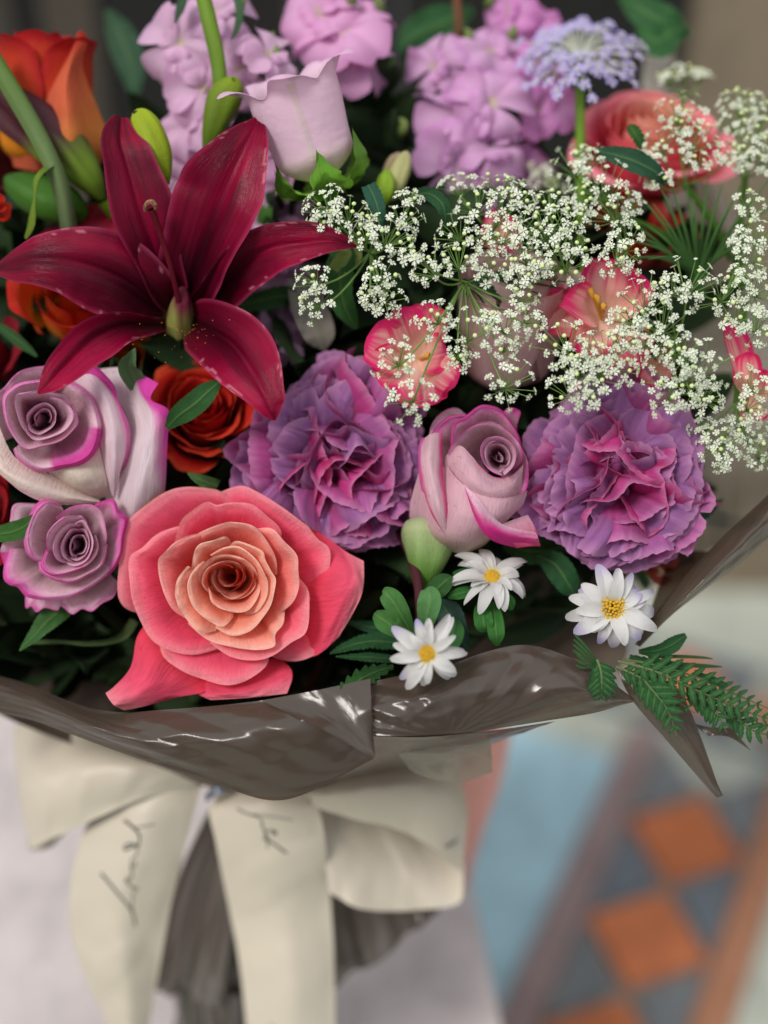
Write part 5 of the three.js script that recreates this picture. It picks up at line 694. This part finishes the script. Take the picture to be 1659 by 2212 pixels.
// thin green leaves of the lace plants, converging at the right
{
  const g = thing('lace_foliage', 'sheaf of thin thread like green leaves converging at the right, among the lace', 'foliage', 1510, 580, -0.04);
  for (const [x, y, d, m] of [[1300, 445, -0.025, -30], [1330, 470, -0.03, -34], [1345, 500, -0.02, -30], [1380, 420, -0.03, -26], [1420, 390, -0.03, -20], [1450, 400, -0.035, -10], [1480, 380, -0.04, 0], [1530, 380, -0.035, 0], [1560, 400, -0.03, 8], [1600, 400, -0.03, 20], [1660, 390, -0.03, 30], [1660, 450, -0.03, 26], [1400, 560, -0.015, -20], [1350, 560, -0.02, -26], [1360, 520, -0.022, -30], [1640, 520, -0.02, 20], [1385, 480, -0.03, -24], [1500, 430, -0.03, -4], [1580, 440, -0.03, 10], [1410, 440, -0.034, -20]])
    part('thread_leaf', tube(g, [[1512 + m * 0.3, 640, -0.05, 4.5], [1508 + m * 0.6, 590, -0.045, 4.5], [lerp(1508, x, 0.5) + m * 0.2, lerp(580, y, 0.45) - 14, lerp(-0.04, d, 0.5) + 0.003, 3.6], [x, y, d, 1.2]], { nr: 6, nv: 18, col: greenCol('#38602e', '#4a7038') }), mats.stem, g);
  const h = thing('lace_foliage', 'sheaf of thin dark green threads over the blush rose, under the middle lace cluster', 'foliage', 1010, 610, -0.02);
  for (let i = 0; i < 13; i++) { const a = -0.25 + i * 0.115, l = rr(150, 230), x = 1010 + Math.cos(a) * l, y = 612 + Math.sin(a) * l * 0.7; part('thread_leaf', tube(h, [[1008, 608, -0.02, 3.5], [lerp(1008, x, 0.5), lerp(608, y, 0.5) - 10, -0.018, 3.2], [x, y, -0.012 - i * 0.0006, 1.2]], { nr: 6, nv: 14, col: greenCol('#223f22', '#2c4a28') }), mats.stem, h); }
}
// green depth between and behind the flowers
leaf('big blurred leaf in the dark at the top, left of the stock', [[230, 20, -0.13, 8], [262, 80, -0.13, 34], [285, 150, -0.13, 30], [290, 220, -0.13, 5]], { a: '#2e5038', b: '#2d5035' });
leaf('blurred green leaf at the top between the two stock spikes', [[860, 110, -0.12, 8], [900, 75, -0.12, 40, 20, 0.1], [960, 50, -0.12, 44, 20, 0.1], [1020, 20, -0.12, 10]], { a: '#2a5a30', b: '#3a6a3c' });
leaf('blurred green leaf below the reddish twig', [[850, 170, -0.115, 8], [900, 130, -0.115, 36, 20, 0.1], [955, 100, -0.115, 28], [990, 95, -0.12, 4]], { a: '#26522c', b: '#305c34' });
leaf('blurred green leaf at the top right beside the blue lace flower, upper one', [[1340, -10, -0.12, 10], [1400, 30, -0.115, 40], [1460, 60, -0.115, 34], [1495, 70, -0.12, 4]], { a: '#215026', b: '#2a5a2c' });
leaf('blurred green leaf at the top right beside the blue lace flower, lower one', [[1380, 60, -0.115, 10], [1420, 90, -0.11, 36, 10, 0.1], [1450, 70, -0.11, 30], [1480, 55, -0.115, 4]], { a: '#26562a', b: '#2f6030' });
leaf('narrow hanging leaf at the top, right of the upright stem', [[505, -20, -0.045, 8], [518, 20, -0.042, 9], [512, 60, -0.042, 7], [500, 85, -0.043, 2]], { a: '#3a5a3c', b: '#48684a', edge: () => 1 });
leaf('narrow hanging leaf at the top, left of the upright stem', [[400, -20, -0.045, 10], [390, 15, -0.044, 10], [378, 50, -0.044, 2]], { a: '#345038', b: '#405c42', edge: () => 1 });
{
  const geo = grid(4, 8, (u, v, p) => { const q = u * 2 - 1; p.set(q * 0.0085 * Math.sin(Math.PI * Math.min(1, 0.08 + 0.9 * v)) ** 0.8, 0.004 * q * q + 0.006 * Math.sin(v * 2.4), v * 0.045); });
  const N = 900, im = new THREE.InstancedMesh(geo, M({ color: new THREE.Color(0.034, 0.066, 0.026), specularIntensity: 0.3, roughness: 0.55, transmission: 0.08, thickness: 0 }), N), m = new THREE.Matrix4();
  for (let i = 0; i < N; i++) {
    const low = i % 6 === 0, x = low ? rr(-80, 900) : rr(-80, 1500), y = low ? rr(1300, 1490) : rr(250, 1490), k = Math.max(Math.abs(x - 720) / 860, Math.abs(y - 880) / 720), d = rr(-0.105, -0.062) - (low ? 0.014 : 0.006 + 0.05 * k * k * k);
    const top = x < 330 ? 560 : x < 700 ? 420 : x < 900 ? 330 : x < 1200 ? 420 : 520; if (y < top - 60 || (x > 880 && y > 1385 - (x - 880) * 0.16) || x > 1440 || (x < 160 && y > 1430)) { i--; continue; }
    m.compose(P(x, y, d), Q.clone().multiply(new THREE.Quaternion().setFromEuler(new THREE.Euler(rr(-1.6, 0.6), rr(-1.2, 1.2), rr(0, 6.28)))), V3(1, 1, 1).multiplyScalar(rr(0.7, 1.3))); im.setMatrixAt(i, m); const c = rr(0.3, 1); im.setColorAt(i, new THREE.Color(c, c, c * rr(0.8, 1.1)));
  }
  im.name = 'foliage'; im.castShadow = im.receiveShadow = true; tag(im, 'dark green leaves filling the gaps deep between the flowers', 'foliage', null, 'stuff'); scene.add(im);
}

// ---------------------------------------------------------------- film wrap
{
  const g = thing('film_wrap', 'smoky grey clear film wrapped round the bouquet, its rim folded outward', 'wrapping', 560, 1600, -0.04);
  const cr2 = (k, f) => (u, v, s) => k * (fbm(u * f + s, v * f * 0.6) + 0.7 * (1 - Math.abs(noise(u * f * 0.8 + s + 4, v * f * 0.9)) * 2));
  const rad = (cu, cv, A, B) => (u, v, s) => { const dx = (u - cu) * 2.2, dy = cv + 0.05 - v, an = Math.atan2(dy, dx), q = an * 3.2 + 0.5 * fbm(u * 2 + s, v * 2), tri = Math.abs(((q % 1) + 1) % 1 - 0.5) * 2; return A * (tri - 0.5) * Math.min(1, Math.hypot(dx, dy) * 0.9) * (0.4 + 0.6 * Math.abs(noise(an * 2 + s, s))) + B * fbm(u * 5 + s, v * 3) + 0.00025 * (1 - 2 * Math.abs(noise(u * 11 + v * 5 + s, v * 6 - u * 4))); };
  const fl = (rows, o = {}) => part(o.name ?? 'film_panel', patch(g, o.name === 'film_skirt' ? rows.map((r) => r.map((p) => [p[0], p[1], p[2] - 0.026])) : rows, { nu: 56, nv: 30, wave: cr2(0.0016, 4), us: 2, vs: 1, ...o }), o.mat ?? mats.film, g);
  // front collar, left of the crease
  fl([[[-40, 1452, -0.048], [60, 1478, -0.034], [150, 1515, -0.020], [240, 1540, -0.012], [340, 1534, -0.006], [480, 1523, 0.0], [640, 1503, 0.004], [760, 1478, 0.004]], [[-40, 1490, -0.034], [60, 1520, -0.022], [150, 1550, -0.008], [250, 1582, 0.0], [360, 1600, 0.006], [490, 1600, 0.010], [640, 1580, 0.014], [780, 1545, 0.012]], [[-40, 1532, -0.036], [60, 1553, -0.026], [150, 1585, -0.014], [250, 1622, -0.008], [350, 1656, -0.002], [480, 1700, 0.0], [620, 1727, 0.002], [806, 1640, 0.006]]], { wave: rad(1, 1, 0.004, 0.0012), seed: 3, nu: 130, nv: 60 });
  // the sharp fold at the crease
  fl([[[565, 1513, 0.004], [680, 1492, 0.010], [800, 1466, 0.008]], [[690, 1572, 0.020], [745, 1556, 0.014], [802, 1530, 0.014]], [[806, 1638, 0.018], [811, 1634, 0.019], [806, 1588, 0.012]]], { nu: 18, nv: 18, lin: true, wave: (u, v, s) => 0.0006 * fbm(u * 6 + s, v * 4), name: 'film_fold' });
  // front collar, right of the crease
  fl([[[796, 1474, 0.0], [880, 1456, -0.002], [960, 1440, -0.003], [1050, 1408, 0.0], [1130, 1393, -0.002], [1200, 1408, -0.002], [1280, 1446, -0.002], [1368, 1508, -0.004]], [[798, 1530, 0.010], [880, 1515, 0.012], [960, 1505, 0.012], [1060, 1490, 0.010], [1140, 1480, 0.008], [1220, 1484, 0.008], [1290, 1500, 0.006], [1370, 1512, -0.002]], [[800, 1588, 0.010], [870, 1590, 0.012], [960, 1586, 0.010], [1050, 1577, 0.004], [1180, 1557, 0.002], [1280, 1541, 0.0], [1340, 1524, -0.002], [1372, 1516, -0.006]]], { seed: 8, wave: rad(0.3, 1, 0.003, 0.0008), nu: 130, nv: 50 });
  // under side of the right collar, turning back in to the tie
  fl([[[800, 1590, 0.008], [920, 1592, 0.008], [1050, 1580, 0.002], [1200, 1558, -0.004]], [[790, 1625, -0.02], [900, 1622, -0.02], [1000, 1610, -0.024], [1110, 1590, -0.03]], [[700, 1690, -0.06], [800, 1670, -0.06], [900, 1650, -0.065], [1010, 1625, -0.07]]], { seed: 12 });
  fl([[[850, 1615, -0.02], [960, 1620, -0.022], [1060, 1600, -0.03]], [[880, 1655, -0.03], [975, 1650, -0.03], [1062, 1632, -0.036]], [[900, 1672, -0.035], [985, 1690, -0.034], [1064, 1668, -0.04]]], { nu: 18, nv: 14, mat: mats.filmPale, name: 'film_corner' });
  // inner cone behind the collar, an added sheet that darkens the hollow
  fl([[[-60, 1440, -0.05], [150, 1520, -0.03], [330, 1540, -0.012], [640, 1510, -0.004], [960, 1445, -0.004], [1130, 1402, -0.008], [1300, 1440, -0.012]], [[-20, 1500, -0.075], [170, 1580, -0.055], [340, 1610, -0.045], [620, 1610, -0.035], [930, 1550, -0.04], [1080, 1510, -0.045], [1200, 1500, -0.05]], [[350, 1660, -0.09], [420, 1690, -0.082], [480, 1705, -0.08], [560, 1715, -0.078], [640, 1715, -0.078], [700, 1700, -0.082], [760, 1680, -0.09]]], { seed: 15, nv: 24, mat: mats.filmInner });
  fl([[[-60, 1000, -0.13], [300, 980, -0.135], [700, 960, -0.135], [1050, 980, -0.135], [1330, 1020, -0.125]], [[-60, 1300, -0.10], [300, 1300, -0.13], [700, 1300, -0.135], [1050, 1300, -0.13], [1330, 1300, -0.105]], [[-40, 1520, -0.075], [300, 1600, -0.11], [640, 1620, -0.115], [1000, 1570, -0.10], [1300, 1470, -0.06]], [[420, 1690, -0.105], [500, 1715, -0.105], [570, 1720, -0.105], [640, 1718, -0.105], [720, 1690, -0.105]]], { seed: 17, nv: 30, mat: mats.filmInner, name: 'added_film_backing' });  // backing bowl added behind the leaves to keep the hollow of the wrap dark
  // rim flaring up at the right
  fl([[[1372, 1392, -0.024], [1420, 1322, -0.022], [1480, 1245, -0.020], [1560, 1160, -0.020], [1625, 1100, -0.022], [1700, 1030, -0.026]], [[1380, 1396, -0.018], [1435, 1338, -0.010], [1500, 1270, -0.008], [1580, 1190, -0.008], [1640, 1130, -0.010], [1705, 1070, -0.014]], [[1384, 1398, -0.020], [1450, 1330, -0.014], [1530, 1268, -0.016], [1600, 1215, -0.018], [1650, 1172, -0.020], [1710, 1118, -0.024]]], { nu: 100, nv: 30, seed: 21, wave: rad(0, 0.5, 0.002, 0.001) });
  fl([[[1455, 1188, -0.055], [1500, 1190, -0.05], [1562, 1182, -0.04], [1640, 1100, -0.034]], [[1425, 1260, -0.05], [1470, 1250, -0.04], [1520, 1215, -0.032], [1600, 1130, -0.03]], [[1380, 1390, -0.03], [1420, 1325, -0.028], [1480, 1250, -0.026], [1580, 1150, -0.026]]], { nu: 22, nv: 18, seed: 25 });
  // back panel seen through at the right
  fl([[[1395, 70, -0.16], [1450, 95, -0.16], [1465, 190, -0.15], [1500, 330, -0.14]], [[1380, 400, -0.15], [1480, 450, -0.14], [1560, 500, -0.13], [1640, 560, -0.13]], [[1400, 900, -0.11], [1500, 900, -0.10], [1600, 900, -0.10], [1720, 900, -0.10]], [[1440, 1190, -0.06], [1520, 1190, -0.052], [1600, 1130, -0.05], [1720, 1030, -0.05]]], { mat: mats.filmPale, seed: 31, wave: cr2(0.003, 2.5) });
  // pointed tail of film under the fern spray
  fl([[[1330, 1440, -0.012], [1400, 1460, -0.012], [1470, 1490, -0.014]], [[1366, 1512, -0.008], [1430, 1525, -0.004], [1496, 1545, -0.008]], [[1445, 1605, -0.010], [1490, 1610, -0.004], [1526, 1625, -0.008]], [[1520, 1692, -0.012], [1535, 1690, -0.008], [1549, 1690, -0.010]], [[1548, 1722, -0.014], [1555, 1721, -0.012], [1562, 1718, -0.013]]], { nu: 18, nv: 40, mat: mats.film, seed: 52, name: 'film_tail', wave: cr2(0.001, 4) });
  fl([[[1490, 1560, -0.02], [1530, 1570, -0.016], [1580, 1572, -0.02]], [[1530, 1590, -0.016], [1575, 1592, -0.012], [1622, 1622, -0.016]]], { nu: 14, nv: 8, seed: 57, name: 'film_tail' });
  // skirt of film below the tie, spreading over the plinth
  const pleat = (u, v, s) => 0.006 * v * Math.sin(u * 34 + 3 * fbm(u * 4, v)) + 0.003 * v * Math.sin(u * 71);
  fl([[[470, 1712, -0.088], [530, 1716, -0.080], [590, 1720, -0.078], [650, 1720, -0.084], [700, 1716, -0.096], [720, 1712, -0.104]], [[380, 1900, -0.106], [470, 1910, -0.094], [570, 1915, -0.088], [680, 1905, -0.100], [780, 1860, -0.112], [850, 1820, -0.122]], [[335, 2060, -0.118], [430, 2080, -0.106], [560, 2085, -0.102], [690, 2060, -0.110], [820, 1985, -0.116], [915, 1915, -0.122]], [[318, 2135, -0.128], [420, 2160, -0.122], [560, 2168, -0.120], [700, 2140, -0.118], [840, 2060, -0.116], [950, 1962, -0.116]]], { nu: 120, nv: 40, wave: pleat, loose: 1, name: 'film_skirt', mat: mats.filmSkirt });
  fl([[[360, 2110, -0.160], [440, 2140, -0.148], [530, 2145, -0.146], [610, 2115, -0.156]], [[385, 2250, -0.178], [450, 2255, -0.168], [530, 2255, -0.168], [590, 2250, -0.176]], [[370, 2420, -0.205], [450, 2425, -0.194], [540, 2425, -0.194], [610, 2420, -0.204]]], { nu: 60, nv: 20, wave: (u, v, s) => 0.003 * Math.sin(u * 24 + 2 * fbm(u * 3, v)), loose: 1, name: 'film_foot', mat: mats.filmSkirt });
  // dark stems inside the wrap, below the flowers
  const h = thing('stem_bundle', 'bundle of cut stems inside the film, seen darkly between the ribbon tails', 'stems', 560, 1720, -0.09);
  for (let i = 0; i < 22; i++) { const a = rr(-1, 1), b = rr(-1, 1); part('stem', tube(h, [[560 + a * 300, 1420, -0.10 + b * 0.02, 9], [560 + a * 50, 1715, -0.125 + b * 0.008, 9], [530 - a * 110 + b * 40, 2110, -0.17 + b * 0.01, 9], [520 - a * 130 + b * 40, 2420, -0.20 + b * 0.01, 9]], { nr: 8, nv: 12, col: greenCol(i % 3 ? '#2f4020' : '#5a3426', i % 3 ? '#3c4a2a' : '#6a4636') }), mats.stem, h); }
}
{
  const g = thing('tissue_paper', 'coral tissue paper sticking out behind the right loop of the bow', 'paper', 1040, 1760, -0.27);
  part('paper_sheet', patch(g, [[[960, 1580, -0.22], [1040, 1570, -0.21], [1106, 1575, -0.22]], [[960, 1720, -0.25], [1030, 1710, -0.245], [1082, 1690, -0.25]], [[970, 1840, -0.29], [1012, 1830, -0.285], [1042, 1800, -0.28]], [[980, 1930, -0.315], [995, 1928, -0.315], [1010, 1915, -0.31]]], { nu: 24, nv: 24, wave: (u, v, s) => 0.003 * fbm(u * 3 + s, v * 3) }), mats.coralPaper, g);
}

// ---------------------------------------------------------------- ribbon bow
function script(strokes, w, h) { // black handwriting printed on cream satin
  const c = document.createElement('canvas'); c.width = w; c.height = h; const x = c.getContext('2d'); x.fillStyle = '#c4baa9'; x.fillRect(0, 0, w, h);
  for (let i = 0; i < 4000; i++) { x.fillStyle = rnd() < 0.5 ? 'rgba(255,250,235,0.05)' : 'rgba(150,130,100,0.05)'; x.fillRect(rnd() * w, rnd() * h, 1.5, rr(4, 18)); }
  x.strokeStyle = '#23282a'; x.lineCap = x.lineJoin = 'round';
  for (const [lw, ...p] of strokes) { x.lineWidth = lw; x.beginPath(); x.moveTo(p[0][0] * w, p[0][1] * h); for (let i = 1; i < p.length - 1; i++) { const m = [(p[i][0] + p[i + 1][0]) / 2 * w, (p[i][1] + p[i + 1][1]) / 2 * h]; x.quadraticCurveTo(p[i][0] * w, p[i][1] * h, m[0], m[1]); } const e = p[p.length - 1]; x.lineTo(e[0] * w, e[1] * h); x.stroke(); }
  const t = new THREE.CanvasTexture(c); t.colorSpace = THREE.SRGBColorSpace; t.flipY = false; return t;
}
const satin = (map) => M({ color: map ? new THREE.Color(1, 1, 1) : new THREE.Color(S('#c4baa9')[0], S('#c4baa9')[1], S('#c4baa9')[2]), ...(map ? { map } : {}), roughness: 0.5, bumpMap: weave, bumpScale: 0.0001, sheen: 0.5, sheenColor: new THREE.Color(1, 0.97, 0.9), sheenRoughness: 0.4 });
{
  const g = thing('ribbon_bow', 'cream satin ribbon bow with handwritten black script on its tails', 'ribbon', 560, 1715, -0.075);
  const rb = (name, rows, m, o = {}) => part(name, patch(g, rows.map((r) => r.map((p) => [p[0], p[1], p[2] - 0.022])), { nu: 30, nv: 44, wave: (u, v, s) => 0.0016 * fbm(u * 2 + s, v * 3) + 0.0007 * noise(u * 3 + v * 9 + s, v * 11 - u * 4) + 0.0012 * smoothstep(noise(u * 1.5 + s, v * 5 + u), 0.3, 0.7), ...o }), m, g), plain = satin();
  const left = satin(script([[9, [0.355, 0.208], [0.44, 0.232], [0.527, 0.26], [0.535, 0.285], [0.53, 0.308]], [8, [0.535, 0.30], [0.47, 0.295], [0.434, 0.294], [0.41, 0.305], [0.426, 0.317], [0.46, 0.31], [0.50, 0.30]], [6, [0.53, 0.308], [0.55, 0.33], [0.50, 0.35], [0.52, 0.379], [0.56, 0.37], [0.54, 0.355]], [6, [0.52, 0.379], [0.56, 0.40], [0.52, 0.427], [0.49, 0.42], [0.52, 0.41]], [5, [0.52, 0.427], [0.57, 0.448], [0.63, 0.448], [0.60, 0.46], [0.585, 0.47], [0.603, 0.49]], [8, [0.29, 0.398], [0.44, 0.46], [0.61, 0.523], [0.65, 0.577]], [5, [0.603, 0.49], [0.59, 0.51], [0.61, 0.523]], [5, [0.46, 0.235], [0.56, 0.228], [0.62, 0.215]]], 512, 1024));
  const right = satin(script([[9, [0.29, 0.213], [0.33, 0.236], [0.39, 0.256], [0.43, 0.262]], [6, [0.39, 0.252], [0.55, 0.262], [0.71, 0.276]], [7, [0.42, 0.256], [0.478, 0.28], [0.46, 0.31], [0.47, 0.34], [0.465, 0.38]], [7, [0.47, 0.345], [0.54, 0.335], [0.566, 0.345], [0.56, 0.36], [0.53, 0.352], [0.55, 0.34]], [8, [0.45, 0.375], [0.50, 0.385], [0.56, 0.408], [0.62, 0.424]], [6, [0.47, 0.36], [0.50, 0.372], [0.47, 0.392], [0.47, 0.41]], [4, [0.30, 0.945], [0.36, 0.97], [0.44, 1.0]]], 512, 1024));
  rb('left_tail', [[[300, 1700, -0.066], [370, 1692, -0.060], [440, 1690, -0.066]], [[203, 1759, -0.068], [315, 1752, -0.056], [416, 1765, -0.066]], [[165, 1848, -0.074], [285, 1848, -0.060], [396, 1850, -0.072]], [[149, 1949, -0.084], [262, 1952, -0.070], [372, 1945, -0.082]], [[161, 2050, -0.098], [255, 2055, -0.082], [350, 2060, -0.094]], [[209, 2164, -0.112], [268, 2165, -0.098], [332, 2160, -0.108]], [[245, 2240, -0.12], [282, 2245, -0.11], [318, 2240, -0.118]]], left);
  rb('right_tail', [[[492, 1700, -0.072], [590, 1690, -0.062], [672, 1712, -0.066]], [[453, 1745, -0.066], [570, 1742, -0.052], [690, 1750, -0.062]], [[466, 1822, -0.070], [585, 1825, -0.058], [704, 1830, -0.068]], [[494, 1962, -0.090], [605, 1965, -0.078], [716, 1965, -0.086]], [[519, 2095, -0.098], [620, 2098, -0.084], [722, 2095, -0.094]], [[534, 2240, -0.108], [630, 2240, -0.096], [724, 2240, -0.104]]], right);
  rb('left_loop', [[[440, 1640, -0.068], [436, 1665, -0.060], [425, 1695, -0.062]], [[330, 1600, -0.066], [320, 1655, -0.048], [300, 1728, -0.056]], [[190, 1572, -0.074], [185, 1665, -0.050], [190, 1775, -0.060]], [[80, 1562, -0.090], [70, 1690, -0.064], [110, 1812, -0.072]], [[28, 1570, -0.104], [38, 1700, -0.086], [66, 1836, -0.088]]], plain);
  rb('left_loop', [[[30, 1580, -0.106], [45, 1700, -0.092], [62, 1838, -0.090]], [[90, 1600, -0.116], [110, 1700, -0.104], [110, 1830, -0.096]], [[250, 1640, -0.11], [260, 1690, -0.10], [180, 1775, -0.094]], [[430, 1660, -0.085], [430, 1680, -0.080], [430, 1700, -0.078]]], plain);
  rb('right_loop', [[[660, 1690, -0.066], [668, 1715, -0.058], [676, 1742, -0.060]], [[735, 1655, -0.066], [750, 1710, -0.046], [760, 1770, -0.054]], [[830, 1628, -0.074], [850, 1700, -0.046], [850, 1790, -0.058]], [[930, 1625, -0.086], [955, 1710, -0.062], [935, 1832, -0.068]], [[988, 1650, -0.10], [1010, 1760, -0.086], [995, 1885, -0.084]]], plain, { col: null });
  rb('right_loop', [[[995, 1700, -0.100], [1006, 1800, -0.092], [1001, 1890, -0.085]], [[975, 1740, -0.104], [985, 1850, -0.098], [990, 1950, -0.090]], [[860, 1740, -0.098], [880, 1850, -0.092], [888, 1966, -0.084]], [[760, 1730, -0.086], [775, 1830, -0.082], [780, 1962, -0.074]], [[680, 1735, -0.074], [690, 1800, -0.072], [712, 1928, -0.072]]], plain);
  part('printed_mark', tube(g, [[962, 1832, -0.0925, 1.6], [985, 1815, -0.0995, 2.2], [1000, 1795, -0.1065, 1.6]], { nr: 6, col: () => S('#4a4c4c') }), mats.stem, g);
  rb('knot', [[[440, 1668, -0.07], [520, 1660, -0.06], [680, 1690, -0.066]], [[445, 1690, -0.062], [540, 1688, -0.054], [680, 1715, -0.06]], [[455, 1708, -0.07], [550, 1715, -0.062], [672, 1735, -0.066]]], plain, { nu: 24, nv: 16 });
}
{
  const g = thing('wire_tie', 'small silvery wire tie at the waist of the bow', 'wire tie', 470, 1712, -0.058);
  for (let k = 0; k < 3; k++) part('wire', tube(g, [[445, 1718 + k * 6, -0.082, 3], [462, 1705 + k * 6, -0.077, 4], [480, 1700 + k * 5, -0.077, 4], [498, 1694 + k * 5, -0.082, 3]], { nr: 8, nv: 12, col: () => [0.5, 0.52, 0.6] }), mats.wire, g);
}
renderer.render(scene, camera);
